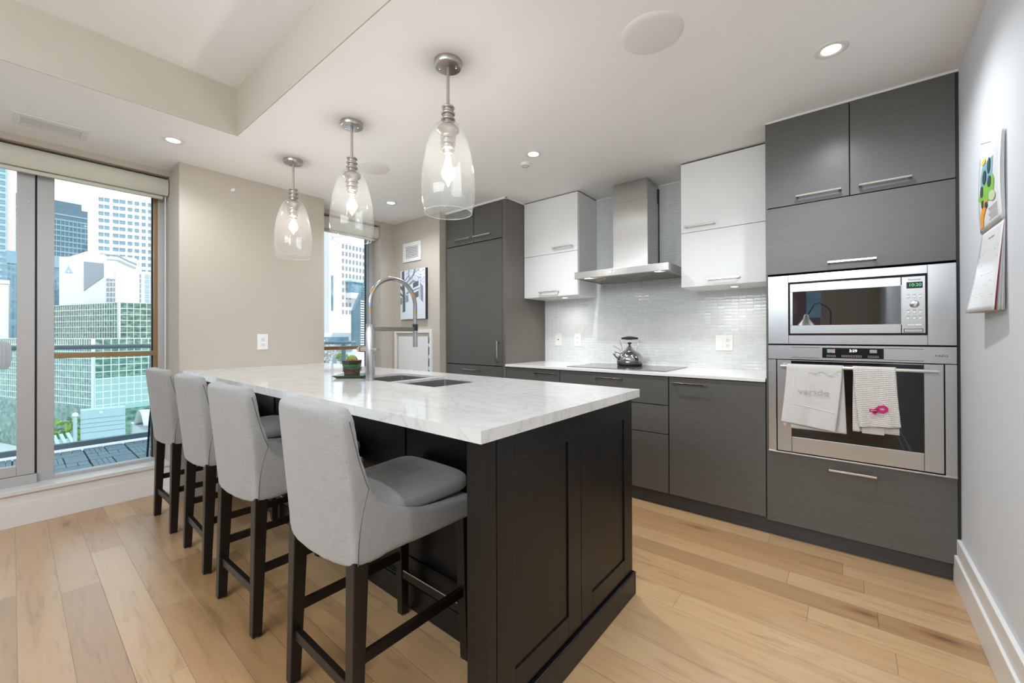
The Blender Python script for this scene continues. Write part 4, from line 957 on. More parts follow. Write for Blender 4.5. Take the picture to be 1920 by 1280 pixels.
# faucet
mat('lever_gold', (.66, .50, .36), .22, 1.0)
FX, FY = -2.052, 1.262
r = thing('faucet', 'tall brushed steel spring arc faucet standing behind the sink', 'faucet', (FX, FY, ZI))
MB().lathe([(0, 0), (.0245, 0), (.0245, .27), (.0225, .275), (.0225, .312), (.020, .314), (0, .314)], (FX, FY, ZI), 32).build('column', 'brushed_steel_vertical', r, smooth=True)
zb = 1.245; R_ = .153
pts = [(FX, FY, zb - .01 + i * .05) for i in range(3)]
cz = 1.358
pts = [(FX, FY, 1.24), (FX, FY, 1.29), (FX, FY, 1.33)] + [(FX, FY + R_ * (1 - math.cos(a)), cz + R_ * math.sin(a)) for a in [PI * i / 24 for i in range(0, 25)]] + [(FX, FY + 2 * R_, 1.30), (FX, FY + 2 * R_, 1.24)]
m = mat('hose_iridescent', (.45, .42, .40), .25, .9); sp = N(m, 'ShaderNodeTexCoord'); s = N(m, 'ShaderNodeSeparateXYZ'); L(m, sp.outputs['Object'], s.inputs[0])
L(m, ramp(m, math_(m, 'FRACT', math_(m, 'MULTIPLY', math_(m, 'ADD', s.outputs['Z'], math_(m, 'MULTIPLY', s.outputs['X'], 1.2)), 9)), [(0, (.42, .40, .40)), (.45, (.45, .42, .42)), (.6, (.60, .36, .14)), (.7, (.42, .42, .16)), (.8, (.30, .38, .58)), (1, (.42, .40, .40))]), B(m).inputs['Base Color'])
MB().tube(pts, .0125, 18).build('hose', 'hose_iridescent', r, smooth=True)
MB().cyl((FX, FY + 2 * R_, 1.248), (FX, FY + 2 * R_, 1.208), .0165, 24).build('collar', 'black_plastic', r, smooth=True)
MB().cyl((FX, FY + 2 * R_, 1.212), (FX, FY + 2 * R_, 1.108), .0155, 24).build('spray_head', 'brushed_steel_vertical', r, smooth=True)
box('support_bar', 'nickel', FX - .006, FX + .006, FY + .02, FY + 2 * R_ - .010, 1.203, 1.231, r, bevel=.002)
MB().cyl((FX, FY, 1.102), (FX + .075, FY, 1.102), .0095, 18).build('lever_stub', 'nickel', r, smooth=True)
MB().cyl((FX - .02, FY, 1.102), (FX - .115, FY, 1.102), .0155, 22).build('lever_body', 'lever_gold', r, smooth=True)
MB().cyl((FX - .080, FY, 1.102), (FX - .088, FY, 1.102), .0163, 22).build('lever_ring', 'black_plastic', r, smooth=True)

# cactus pot on a saucer
r = thing('saucer', 'dark green square ceramic saucer on the island countertop', 'saucer', (-2.30, 1.30, ZI), rz=.72, local=True)
a = .072; c_ = .094
MB().hexa([(-a, -a, 0), (a, -a, 0), (a, a, 0), (-a, a, 0), (-c_, -c_, .0165), (c_, -c_, .0165), (c_, c_, .0165), (-c_, c_, .0165)]).build('dish', 'saucer_green' if 'saucer_green' in MT else mat('saucer_green', (.035, .075, .02), .2).name, r, bevel=.003)
mat('pot_brown', (.035, .02, .014), .25); mat('pot_green', (.01, .16, .05), .3); mat('pot_clay', (.13, .075, .055), .5); mat('wire', (.10, .10, .09), .4, .8); mat('soil', (.05, .03, .02), .95)
r = thing('cactus_pot', 'small potted round cactus in a brown and green striped pot', 'potted plant', (-2.312, 1.300, ZI + .0168), rz=.72, local=True)
def sq(z0, z1, r0_, r1_, m_, nm, par):
    P_ = lambda q, z: [(q * math.cos(t), q * math.sin(t), z) for t in [PI / 6 + PI / 3 * i for i in range(6)]]
    b_ = MB(); A = [b_.bm.verts.new(p) for p in P_(r0_, z0)]; C_ = [b_.bm.verts.new(p) for p in P_(r1_, z1)]
    for i in range(6): b_.bm.faces.new((A[i], A[(i + 1) % 6], C_[(i + 1) % 6], C_[i]))
    b_.bm.faces.new(A[::-1]); b_.bm.faces.new(C_)
    return b_.build(nm, m_, par, bevel=.002)
q = sq(0, .085, .045, .056, 'pot_clay', 'pot', r)
sq(.060, .084, .0545, .0575, 'pot_brown', 'pot_rim', r); sq(.047, .060, .053, .0548, 'pot_green', 'pot_band', r); sq(.0835, .0845, .05, .05, 'soil', 'soil', r)
b = MB()
for k in range(3): b.tube([((.053 + .002 * math.sin(5 * t)) * math.cos(t), (.053 + .002 * math.sin(5 * t)) * math.sin(t), .022 + .008 * k + .004 * math.sin(3 * t + k)) for t in [2 * PI * i / 40 for i in range(41)]], .0018, 6)
b.build('wire_wrap', 'wire', r)
m = mat('cactus_green', (.10, .15, .015), .7); L(m, ramp(m, noise(m, objvec(m), 90, 3), [(.35, (.04, .09, .01)), (.65, (.36, .33, .06))]), B(m).inputs['Base Color'])
b = MB(); nu, nv = 64, 14
def cac(u, v):
    t = 2 * PI * u; p = PI / 2 * v; q_ = .031 * (1 + .09 * abs(math.sin(8 * t)))
    return (q_ * math.cos(t) * math.cos(p), q_ * math.sin(t) * math.cos(p), .082 + .032 * math.sin(p))
b.sheet(cac, nu, nv); b.build('cactus', 'cactus_green', r, smooth=True)
b = MB(); rs = random.Random(2)
for i in range(70):
    t = rs.uniform(0, 2 * PI); p = rs.uniform(.1, 1.5); d_ = Vector((math.cos(t) * math.cos(p), math.sin(t) * math.cos(p), math.sin(p))); o3 = Vector((0, 0, .082)) + d_ * .032
    b.cyl(o3, o3 + d_ * .006, .0006, 4, .0001)
b.build('spines', 'felt', r)

# ------------------------------------------------------------------ bar stools
def make_stool():
    """local: x across, y back (-) to front (+), floor at 0"""
    r = thing('bar_stool', '', 'bar stool', (0, 0, 0), local=True, group='grey upholstered bar stools along the island')
    HW = .214
    def yr(z): return -.236 - .048 * max(0, (z - .53) / .45)        # rear face
    b = MB()
    # backrest: stacked rounded sections
    rings = []; NZ = 16
    for k in range(NZ + 1):
        z = .525 + (.978 - .525) * k / NZ
        hw = HW - .012 * max(0, (z - .6) / .38) - .022 * max(0, (z - .93) / .048) ** 3
        th = .105 if z < .60 else (.082 - .018 * (z - .60) / .38)
        y0 = yr(z); pts_ = []
        n_ = 14
        for i in range(n_ + 1):      # rear, from -x to +x, bowed outward
            s_ = -1 + 2 * i / n_; x = hw * s_; bow = .030 * (1 - s_ * s_); rd = .018 * abs(s_) ** 8
            pts_.append((x, y0 - bow + rd))
        for i in range(n_ + 1):      # front face from +x to -x, gently hollow
            s_ = 1 - 2 * i / n_; x = hw * s_; bow = .024 * (1 - s_ * s_); rd = .012 * abs(s_) ** 8
            pts_.append((x, y0 + th - bow - rd))
        rings.append([b.bm.verts.new((x, y, z)) for x, y in pts_])
    for A, C_ in zip(rings, rings[1:]):
        for i in range(len(A)):
            j = (i + 1) % len(A); b.bm.faces.new((A[i], A[j], C_[j], C_[i]))
    b.bm.faces.new(rings[0][::-1]); b.bm.faces.new(rings[-1])
    # side wings that sweep down into the seat rail
    prof = [(-.236, .53), (.225, .522), (.235, .53), (.235, .598), (.19, .601), (.10, .609), (.01, .621), (-.05, .640), (-.09, .658), (-.125, .676), (-.150, .695), (-.170, .720), (-.182, .750), (-.194, .80), (-.218, .86), (-.25, .86)]
    for sx2 in (-1, 1):
        b.prism(prof, lambda u, v, t: (t - sx2 * .012 * max(0, (v - .6) / .38), u, v), sx2 * (HW - .036), sx2 * HW)
    b.box(-HW + .01, HW - .01, -.20, .232, .530, .600)
    sh = b.build('upholstered_shell', 'linen_grey', r, remesh=.0065, sm=20)
    # seat cushion
    b = MB(); n1, n2 = 36, 20
    def se(u, v):
        t = 2 * PI * u; p = -PI / 2 + PI * v; e = .28; e2 = .7
        c1 = lambda a, k: math.copysign(abs(math.cos(a)) ** k, math.cos(a)); s1 = lambda a, k: math.copysign(abs(math.sin(a)) ** k, math.sin(a))
        x = .183 * c1(t, e) * c1(p, e2); y = .040 + .212 * s1(t, e) * c1(p, e2); z = .636 + .048 * s1(p, e2)
        z += .006 * (1 - (x / .186) ** 2) + .012 * ((y + .17) / .4 - .5)
        if y > .0: x *= 1 + .10 * min(1, y / .2)
        return (x, y, z)
    b.sheet(se, n1, n2); bmesh.ops.remove_doubles(b.bm, verts=b.bm.verts, dist=1e-5)
    b.build('seat_cushion', 'linen_grey', r, smooth=True, sub=1)
    # seams
    def seam(ps): return MB().tube(ps, .0015, 6)
    for sx2 in (-1, 1):
        xs_ = lambda z: sx2 * (HW - .0012 - .012 * max(0, (z - .6) / .38))
        seam([(xs_(z), -.224 + .036 * ((z - .535) / .205) ** 2.2, z) for z in [.535 + .205 * k / 14 for k in range(15)]]).build('seam', 'seam_thread', r)
        seam([(xs_(z), -.188 - .058 * ((z - .74) / .21) ** .8, z) for z in [.74 + .20 * k / 14 for k in range(15)]]).build('seam', 'seam_thread', r)
    # legs
    def leg(x, y, xb, yb, zt, w0, w1):
        return MB().hexa([(xb - w1, yb - w1, 0.006), (xb + w1, yb - w1, 0.006), (xb + w1, yb + w1, 0.006), (xb - w1, yb + w1, 0.006), (x - w0, y - w0, zt), (x + w0, y - w0, zt), (x + w0, y + w0, zt), (x - w0, y + w0, zt)])
    for sx2 in (-1, 1):
        g_ = leg(sx2 * (HW - .026), -.212, sx2 * (HW - .020), -.228, .545, .0235, .0175).build('leg', 'stool_wood', r, bevel=.003)
        MB().cyl((sx2 * (HW - .020), -.228, 0), (sx2 * (HW - .020), -.228, .007), .012, 12).build('glide', 'felt', g_)
        g_ = leg(sx2 * (HW - .028), .205, sx2 * (HW - .022), .215, .545, .0225, .0165).build('leg', 'stool_wood', r, bevel=.003)
        MB().cyl((sx2 * (HW - .022), .215, 0), (sx2 * (HW - .022), .215, .007), .012, 12).build('glide', 'felt', g_)
        box('side_rung', 'stool_wood', sx2 * (HW - .024) - .009, sx2 * (HW - .024) + .009, -.20, .195, .238, .270, r, bevel=.002)
    box('rear_rung', 'stool_wood', -HW + .03, HW - .03, -.232, -.212, .155, .188, r, bevel=.002)
    box('footrest', 'stool_wood', -HW + .03, HW - .03, .198, .220, .165, .200, r, bevel=.002)
    p = box('kick_plate', 'steel_polished', -HW + .05, HW - .05, .196, .222, .198, .2035, r, bevel=.001)
    p['label'] = 'metal wear strip on the footrest'
    return r
st = make_stool()
SL = ['grey upholstered bar stool closest to the island end, seat fully in view', 'grey upholstered bar stool second from the island end', 'grey upholstered bar stool third from the island end', 'grey upholstered bar stool farthest away, beside the window']
for i, (x, y, a) in enumerate(((-1.273, .838, 0.0), (-2.0, .832, .02), (-2.655, .846, -.02), (-3.322, .838, .015))):
    o = st if i == 0 else copy_tree(st)
    o.location = (x, y, 0); o.rotation_euler = (0, 0, a); o['label'] = SL[i]
# floor lamp behind the camera, mirrored in the microwave door
r = thing('floor_lamp', 'black arc reading lamp with a lit shade, mirrored in the microwave door', 'floor lamp', (-.18, -1.5, 0))
MB().lathe([(0, .02), (.13, .018), (.14, 0), (0, 0)], (-.18, -1.5, 0), 32).build('base', 'black_plastic', r, smooth=True)
MB().tube([(-.18, -1.5, .01), (-.18, -1.5, 1.3), (-.18, -1.5, 1.5), (-.22, -1.5, 1.56), (-.30, -1.5, 1.62), (-.36, -1.5, 1.60), (-.42, -1.5, 1.48), (-.44, -1.5, 1.44)], .008, 10).build('arm', 'black_plastic', r, smooth=True)
MB().lathe([(.02, .16), (.035, .14), (.04, .10), (.12, 0), (.117, 0), (.036, .098), (.02, .13)], (-.45, -1.5, 1.30), 32).build('shade', 'brushed_steel', r, smooth=True)
MB().lathe([(0, .02), (.10, .012), (.105, .006), (0, .006)], (-.45, -1.5, 1.30), 28).build('diffuser', 'lamp_glow', r)
#EXTERIOR
# ------------------------------------------------------------------ balcony
BZ0 = .02
struct(box('floor_balcony', 'roof_membrane', -6.55, -4.26, -2.5, 3.6, -.25, BZ0 - .045))
struct(box('ceiling_shade_slab', 'facade_white', -6.3, -4.26, -3.4, 3.6, 2.95, 3.15))  # unseen slab, added to keep overhead sky light off the room floor
struct(box('trim_balcony_edge', 'facade_white', -6.6, -6.0, -2.5, 3.6, -.25, -.02))
def deck_tile():
    r = thing('deck_tile', 'square dark composite deck tile on the balcony floor', 'deck tile', (0, 0, 0), local=True, group='square composite deck tiles on the balcony')
    box('tray', 'deck_gap', .003, .302, .003, .302, -.04, -.014, r)
    b = MB()
    for h_ in (0, 1):
        y0 = .003 + h_ * .15
        for i in range(4): 
            if h_ == 0: b.box(.006, .299, y0 + .003 + i * .036, y0 + .036 + i * .036, -.014, 0)
            else: b.box(.006 + i * .0735, .0745 + i * .0735, y0 + .003, y0 + .146, -.014, 0)
    b.build('slats', 'deck_plank', r)
    return r
dt = deck_tile(); first = True
for ix in range(6):
    for iy in range(4):
        o = dt if first else copy_tree(dt); first = False
        flip = (ix + iy) % 2
        x, y = -6.10 + ix * .305, -.147 + iy * .305
        o.location = (x + (.305 if flip else 0), y, BZ0); o.rotation_euler = (0, 0, PI / 2 if flip else 0)
r = thing('balcony_railing', 'teal grey metal railing with glass infill along the balcony', 'railing', (-6.12, .6, 0))
MB().cyl((-6.12, -2.4, 1.068), (-6.12, 3.5, 1.068), .024, 16).build('top_rail', 'rail_teal', r, smooth=True)
box('bottom_rail', 'rail_teal', -6.14, -6.10, -2.4, 3.5, .045, .10, r, bevel=.004)
for y in (-1.6, 1.02, 3.3): box('post', 'rail_teal', -6.14, -6.10, y - .025, y + .025, -.02, 1.05, r, bevel=.003)
box('glass_panel', 'balcony_glass', -6.124, -6.116, -2.4, 3.5, .10, 1.045, r)
r = thing('balcony_divider', 'narrow dark privacy screen standing at the balcony end', 'screen', (-5.2, .93, 0))
box('panel', 'rail_teal', -5.3, -4.6, .885, .905, .06, .76, r); box('foot', 'rail_teal', -5.3, -4.55, .86, .93, .02, .06, r)
MB().tube([(-5.05, .80, .03), (-5.03, .815, .4), (-4.98, .84, .75), (-4.95, .86, 1.1)], .008, 8).build('cable', 'black_plastic', r, smooth=True)
r = thing('closed_parasol', 'closed grey parasol standing on the balcony behind the sliding door', 'parasol', (-5.0, -.075, BZ0))
MB().cyl((-5.0, -.075, BZ0), (-5.0, -.075, 1.0), .018, 14).build('pole', 'aluminium_grey', r)
b = MB(); nn = 48
P0 = [(.052, .93), (.068, .96), (.072, 1.05), (.068, 1.12), (.045, 1.145), (0.0, 1.15)]
b.sheet(lambda u, v: ((lambda k: (-5.0 + P0[k][0] * (1 + .06 * math.cos(20 * 2 * PI * u)) * math.cos(2 * PI * u), -.075 + P0[k][0] * (1 + .06 * math.cos(20 * 2 * PI * u)) * math.sin(2 * PI * u), P0[k][1]))(int(round(v * 5)))), 120, 5)
b.build('canopy', 'umbrella_cloth', r, smooth=True)
MB().cyl((-5.0, -.075, BZ0), (-5.0, -.075, BZ0 + .06), .16, 24).build('foot', 'aluminium_grey', r)

# ------------------------------------------------------------------ city
def zz(z, k): return 1.18 + k * (z - 1.18)
def bld(name, label, x, y, ang, k=1.0, cat='building', group='city buildings beyond the balcony'):
    r = thing(name, label, cat, (x * k, y * k, 0), rz=math.radians(ang), local=True, group=group); return r
GZ = -32
struct(box('ground', 'street_grey', -1500, -30, -700, 1200, GZ - 1, GZ))
# white stepped tower with paired windows
k = 1.55
r = bld('hotel_tower', 'tall white tower with rows of paired windows', -212.02, 17.4, 70.36, k)
box('tower_body', 'facade_white', 0, 34 * k, 0, 30 * k, GZ, zz(84, k), r)
cols = [(2.84, 4.1), (4.4, 5.69), (6.67, 8.2), (8.5, 10.04), (10.74, 12.01), (12.69, 13.91), (14.71, 15.81), (16.55, 17.81)]
w0 = {}
for rw in range(12):
    z = zz(51.24 - rw * 2.555, k)
    for a, c_ in cols:
        key = round(c_ - a, 2)
        if key not in w0:
            b = MB(); hw_ = (c_ - a) / 2 * k
            b.box(-hw_, -.06 * k, -.25, .1, -.62 * k, .62 * k).box(.06 * k, hw_, -.25, .1, -.62 * k, .62 * k)
            o = b.build('window', 'city_glass_blue', r); w0[key] = o
        else:
            o = w0[key].copy(); COL.objects.link(o); o.parent = r
        o.location = ((a + c_) / 2 * k, 0, z)
# dark teal slab tower
k = 1.5
r = bld('office_tower', 'dark teal slab office tower behind the white one', -285.4, 11.53, 96.45, k)
box('tower_body', 'facade_teal', -12 * k, 11.96 * k, 0, 12 * k, GZ, zz(61.8, k), r); box('crown', 'facade_teal', -11 * k, 10 * k, 1, 10 * k, zz(61.8, k), zz(64.8, k), r)
b = MB()
for i in range(8): b.box(-12 * k, 11.9 * k, -.3, 0, zz(58.5 - i * 2.5, k) - .7, zz(58.5 - i * 2.5, k) + .3)
for i in range(18): b.box(-12 * k + i * 1.35 * k, -12 * k + i * 1.35 * k + .35, -.4, 0, GZ, zz(56.5, k))
b.build('facade_grid', 'facade_teal_light', r)
k = 1.2
r = bld('glass_block', 'pale blue glass office block in front of the dark tower', -262, 10.6, 96.45, k)
box('block_body', 'city_glass_blue', -12 * k, 11.2 * k, 0, 12 * k, GZ, 42.5, r)
b = MB(); b.box(-12 * k, 11.2 * k, -.4, 0, 36.5, 42.5)
for i in range(22): b.box(-12 * k + i * 1.05 * k, -12 * k + i * 1.05 * k + .2, -.3, 0, GZ, 36.5)
b.build('fascia', 'facade_teal_light', r)
# white blocky building with the triangle emblem
k = 2.0
r = bld('stepped_building', 'white stepped building carrying a blue triangle emblem', -148.76, 7.32, 39.33, k)
b = MB(); b.box(0, 16.2 * k, 0, 3 * k, GZ, zz(20.6, k)).prism([(2.5 * k, zz(20.6, k)), (6.7 * k, zz(21.9, k)), (8.3 * k, zz(21.6, k)), (9.2 * k, zz(20.6, k))], lambda u, v, t: (u, t, v), 0, 3 * k)
b.build('building_body', 'facade_white', r)
b = MB().prism([(6.12 * k, zz(19.4, k)), (10.9 * k, zz(18.9, k)), (10.9 * k, zz(15.6, k)), (6.13 * k, zz(12.26, k))], lambda u, v, t: (u, t, v), -.25, 0); b.build('louvre_panel', 'louvre_grey', r)
for (cx, cz) in ((2.42, 18.0), (1.95, 17.15), (2.95, 17.15)):
    MB().prism([((cx - .45) * k, zz(cz - .42, k)), ((cx + .45) * k, zz(cz - .42, k)), (cx * k, zz(cz + .42, k))], lambda u, v, t: (u, t, v), -.3, 0).build('emblem', 'logo_blue', r)
for i in range(5):
    for j in range(3):
        box('window', 'louvre_grey', (11.6 + j * .85) * k, (12.2 + j * .85) * k, -.15, .05, zz(9.6 + i * 1.25, k), zz(10.5 + i * 1.25, k), r)
k = 2.0
k = 1.9
r = bld('white_block', 'plain white block with a grid of large windows at its end', -127.15, 14.71, 83.54, k)
box('building_body', 'facade_white', 0, 14 * k, 0, 3 * k, GZ, zz(16.2, k), r); box('plant_room', 'facade_cream', -1.4 * k, 3.9 * k, .6, 2.5 * k, zz(14, k), zz(18.4, k), r)
MB().tube([(-1.6 * k, -1, zz(19.2, k)), (.4 * k, -1, zz(19.2, k)), (2.2 * k, -1, zz(18.2, k)), (3.6 * k, -1, zz(17.6, k))], .35, 8).build('roof_pipe', 'louvre_grey', r)
for i in range(6):
    for j in range(4):
        box('window', 'logo_blue', (4.95 + j * 1.0) * k, (5.75 + j * 1.0) * k, -.15, .05, zz(8.9 + i * 1.15, k), zz(9.8 + i * 1.15, k), r)
    box('window', 'louvre_grey', 4.05 * k, 4.3 * k, -.15, .05, zz(8.9 + i * 1.15, k), zz(9.8 + i * 1.15, k), r)
# two curtain wall blocks with white grids, corners towards the balcony
def curtain(label, x, y, aL, aR, k, ztop, zbot, pv, ph, sqw, rows_glass, wl=48, wr=30):
    r = bld('curtain_wall_building', label, x, y, 0, k)
    c0 = Vector((0, 0, 0)); dl = Vector((-math.cos(math.radians(aL)), -math.sin(math.radians(aL)), 0)); drr = Vector((math.cos(math.radians(aR)), math.sin(math.radians(aR)), 0))
    Wl, Wr = wl, wr
    P = [c0, dl * Wl, dl * Wl + drr * Wr, drr * Wr]
    zt, zb_ = ztop, zbot
    b = MB(); b.hexa([(p.x, p.y, GZ) for p in P] + [(p.x, p.y, zt) for p in P]); b.build('building_body', 'city_glass', r)
    b = MB()
    def strip(d_, s0, s1, za, zb2, out):
        n_ = Vector((d_.y, -d_.x, 0)); 
        if n_.x < 0: n_ = -n_
        q = [d_ * s0, d_ * s1, d_ * s1 + n_ * out, d_ * s0 + n_ * out]
        b.hexa([(p.x, p.y, za) for p in q] + [(p.x, p.y, zb2) for p in q])
    z = zt
    i = 0
    while z > zb_:
        strip(dl, 0, Wl, z - .12 * ph, z, .1); strip(drr, 0, Wr, z - .12 * ph, z, .1); z -= ph; i += 1
    for j in range(int(Wl / pv)): strip(dl, j * pv, j * pv + .13 * pv, zb_, zt, .08)
    for j in range(int(Wr / sqw)): strip(drr, j * sqw, j * sqw + .09 * sqw, zb_, zt, .12)
    strip(dl, 0, .5 * sqw, zb_, zt, .35)
    b.build('facade_grid', 'mullion_white', r)
    b = MB(); strip(drr, 0, Wr, zt - ph * (rows_glass + 5), zt - ph * rows_glass, .06); b.build('spandrel_panels', 'panel_mint', r)
    return r
curtain('wide glass office block with a white grid, lower and nearest', -59.73, 5.37, 18.06, 102.18, 2.6, zz(.97, 2.6), zz(-6.2, 2.6), .455 * 2.6, .69 * 2.6, .63 * 2.6, 6, 80, 30)
curtain('glass office block with a white grid, rising behind the nearest one', -96.13, 11.72, 18.36, 82.33, 2.35, zz(7.02, 2.35), zz(-4, 2.35), .75 * 2.35, 1.03 * 2.35, .84 * 2.35, 20, 70, 40)
# sea green tower and pale block seen through the door
k = 1.6
r = bld('apartment_tower', 'sea green apartment tower seen through the sliding door', -151.86, -14.0, 91, k := 2.4)
box('tower_body', 'facade_sea', 0, 13.3 * k, 0, 5 * k, GZ, zz(60, k), r)
box('stone_strip', 'facade_pink', 13.3 * k, 14.6 * k, .5, 5 * k, GZ, zz(60, k), r)
wo = None
for rw in range(20):
    for j in range(5):
        if wo is None: o = wo = MB().box(-.42 * k, .42 * k, -.3, .1, -.42 * k, .42 * k).build('window', 'city_glass_blue', r)
        else: o = wo.copy(); COL.objects.link(o); o.parent = r
        o.location = ((7.6 + j * 1.25) * k, 0, zz(40 - rw * 1.5, k))
r = bld('pale_block', 'pale cream block in front of the sea green tower', -127.97, -9, 88, 2.0)
box('building_body', 'facade_cream', -6, 17.2, 0, 10, GZ, 22.5, r); box('parapet', 'facade_white', -6, 17.5, -.4, .4, 21.8, 23.2, r)
# view through the narrow window
k = 1.7
r = bld('striped_tower', 'white apartment tower with green tinted window bands', -120, 38.4, 75, k)
box('tower_body', 'facade_white', 0, 22 * k, 0, 12 * k, GZ, zz(60, k), r)
wo = None
for rw in range(14):
    for j in range(4):
        if wo is None: o = wo = MB().box(-.85, .85, -.3, .1, -.9, .9).build('window', 'louvre_grey', r)
        else: o = wo.copy(); COL.objects.link(o); o.parent = r
        o.location = ((17.2 + j * 1.15) * k, 0, zz(30 - rw * 1.45, k))
k = 1.5
r = bld('condo_tower', 'white condominium tower with small windows and a glazed terrace', -92.9, 46.59, 97, k)
box('tower_body', 'facade_white', 0, 16 * k, 0, 9 * k, GZ, zz(34, k), r)
wo = None
for rw in range(10):
    for j in range(7):
        if rw > 5 and j > 2: continue
        if wo is None: o = wo = MB().box(-.2 * k, .2 * k, -.35, .05, -.45 * k, .45 * k).build('window', 'louvre_grey', r)
        else: o = wo.copy(); COL.objects.link(o); o.parent = r
        o.location = ((3.6 + j * .98) * k, 0, zz(22.6 - rw * 1.75, k))
t = box('terrace_glazing', 'city_glass_blue', 4.6 * k, 14 * k, -2.5, 0, zz(11.4, k), zz(14.0, k), r); box('terrace_slab', 'facade_white', 4.3 * k, 14.3 * k, -3.4, 0, zz(10.2, k), zz(11.4, k), r); box('terrace_roof', 'facade_sea', 4.2 * k, 14.3 * k, -3.4, 0, zz(14.0, k), zz(14.4, k), r)
box('stair_glazing', 'city_glass_blue', .5 * k, .95 * k, -.3, .1, zz(7, k), zz(15.2, k), r)
k = 1.6
r = bld('glass_wedge', 'teal glass wedge shaped building with a slanted roofline', -55.95, 31.72, 104.57, k)
b = MB().prism([(0, GZ), (6 * k, GZ), (6 * k, zz(16, k)), (2.3 * k, zz(9, k)), (0, zz(4.8, k))], lambda u, v, t: (u, t, v), 0, .5 * k); b.build('building_body', 'facade_teal', r)
b = MB()
for i in range(40):
    z = zz(8.4 - i * .36, k); b.box(max(.1, (1.3 if z < zz(6.6, k) else 2.0)) * k, 6 * k, -.12, 0, z, z + .28)
b.build('floor_bands', 'mullion_white', r)
r = bld('low_house', 'low white house with a small gabled dormer below the narrow window', -49.51, 24.09, 62, 1.25)
box('building_body', 'facade_white', -6, 9, 0, 8, GZ, -1.0, r)
b = MB().prism([(1.6, -1.0), (4.2, -1.0), (2.9, .1)], lambda u, v, t: (u, t, v), -.4, 4); b.build('dormer_roof', 'rail_teal', r)
for j in range(6): box('window', 'louvre_grey', -2 + j * 1.1, -1.4 + j * 1.1, -.1, .1, -3.2, -2.0, r)
r = bld('podium', 'long white podium building with glazed ground floor', -88, 41, 60, 1.2)
box('building_body', 'facade_white', -14, 9, 0, 5, GZ, 1.9, r); box('shopfront', 'city_glass_blue', -13, 8, -.2, .1, -1.2, .8, r)

# brick terrace opposite the living room window
r = bld('brick_building', 'dark maroon brick building opposite the living room, mirrored in the microwave door', -14, -26, 0, 1.0)
box('building_body', 'brick_maroon' if 'brick_maroon' in MT else mat('brick_maroon', (.16, .07, .075), .8).name, 0, 26, -8, 0, GZ, 4.6, r)
for j in range(9):
    for i in range(3): box('window', 'city_glass_blue', 1.2 + j * 2.7, 2.7 + j * 2.7, -.05, .1, -3.2 + i * 2.7, -1.5 + i * 2.7, r)
    box('balcony_front', 'mullion_white', 1.0 + j * 2.7, 2.9 + j * 2.7, 0, .9, -1.0 + 0 * i, -.85, r)

# roof terrace and plant below the balcony
struct(box('ground_roof', 'roof_membrane', -34, -10.5, -12, 14, -7, -5.2))
r = thing('plant_cabinet', 'pale mint metal plant cabinet on the roof beyond the railing', 'cabinet', (-20.29, 1.49, -5.2), rz=math.radians(85.2), local=True)
box('housing', 'metal_mint', 0, 1.12, 0, .5, 2.83, 3.83, r, bevel=.01)
b = MB()
for z in (3.05, 3.22, 3.36, 3.52): b.box(.02, 1.10, -.006, 0, z, z + .012)
b.build('panel_seams', 'rail_teal', r)
MB().lathe([(0, .01), (.04, .008), (.045, 0)], (.5, 0, 3.72), 20, axis=(0, -1, 0)).build('badge', 'white_plastic', r, smooth=True)
MB().tube([(-.12, -.1, 0), (-.12, -.1, 3.70)], .055, 12).build('riser_pipe', 'metal_mint', r, smooth=True); MB().lathe([(.075, 0), (.075, .08), (.04, .11), (0, .11)], (-.12, -.1, 3.68), 18).build('pipe_cap', 'facade_white', r, smooth=True)
MB().tube([(.05, .1, 3.6), (-.06, .05, 3.66), (-.12, 0, 3.66)], .04, 10).build('elbow', 'metal_mint', r, smooth=True)
box('stand', 'metal_mint', .05, 1.07, .02, .48, 0, 2.83, r)
r = thing('tarpaulin_stack', 'pale tarpaulin covered stack beside the plant cabinet', 'stack', (-22.5, 4.2, -5.2))
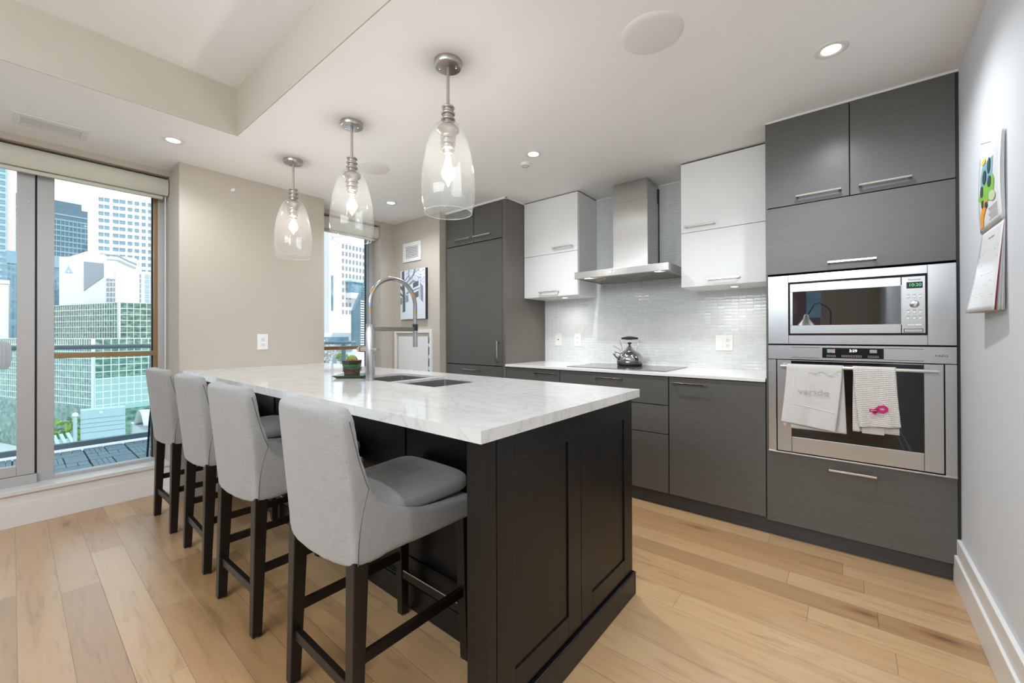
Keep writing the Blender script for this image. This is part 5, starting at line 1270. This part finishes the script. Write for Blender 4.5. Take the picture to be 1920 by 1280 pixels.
b = MB(); b.sheet(lambda u, v: (-21.5 - 3 * v, 3.3 + 3.4 * u, -2.6 + .75 * math.sin(PI * min(1, v * 1.3 + .1)) * (.75 + .25 * math.cos(5 * u)) - 1.0 * (v > .98)), 24, 14); b.build('tarpaulin', 'roof_membrane', r, smooth=True, solid=.02)
box('stack_body', 'roof_membrane', -24.4, -21.6, 3.35, 6.6, -5.2, -2.62, r)
def tree(name, label, x, y, z, rad, m, h=3, group='trees below the balcony'):
    r = thing(name, label, 'tree', (x, y, z), group=group)
    b = MB(); rs = random.Random(int(x * 7 + y * 13) & 255)
    for i in range(420):
        d_ = Vector((rs.gauss(0, 1), rs.gauss(0, 1), rs.gauss(0, .8))).normalized() * rad * rs.uniform(.55, 1.0); c_ = Vector((x, y, z + h)) + d_
        a = Vector((rs.uniform(-1, 1), rs.uniform(-1, 1), rs.uniform(-1, 1))).normalized() * rad * .13; e_ = a.orthogonal().normalized() * rad * .08
        q = [b.bm.verts.new(c_ + a), b.bm.verts.new(c_ + e_), b.bm.verts.new(c_ - a), b.bm.verts.new(c_ - e_)]; b.bm.faces.new(q)
    b.build('crown', m, r); MB().cyl((x, y, z), (x, y, z + h), rad * .09, 8, rad * .05).build('trunk', 'trunk_brown', r)
tree('street_tree', 'bright green tree below, just past the roof beyond window glass', -47, 2.6, -13, 2.0, 'leaf_green', 6)
tree('street_tree', 'bright green tree seen low through the sliding door', -44, -3.0, -12, 2.4, 'leaf_green', 6.5)
tree('shrub', 'low green shrub beside the slatted roof', -38, 2.6, -9, 1.3, 'leaf_green', 2.5)
tree('blossom_tree', 'pale blossoming tree below the narrow window', -56, 27.4, -8, 1.7, 'blossom', 7)
tree('garden_tree', 'small green tree next to the blossoming one', -54, 28.9, -8, .8, 'leaf_green', 6.2)
r = thing('roof_louvre', 'slatted white roof louvre beyond the balcony', 'louvre', (-26, 1.2, -5.2))
b = MB()
for i in range(6): b.box(-30, -23, .6 + i * .22, .72 + i * .22, -3.8 + i * .02, -3.7 + i * .02)
b.build('slats', 'metal_mint', r); box('base', 'facade_white', -30, -23, .5, 1.9, -5.2, -3.9, r)
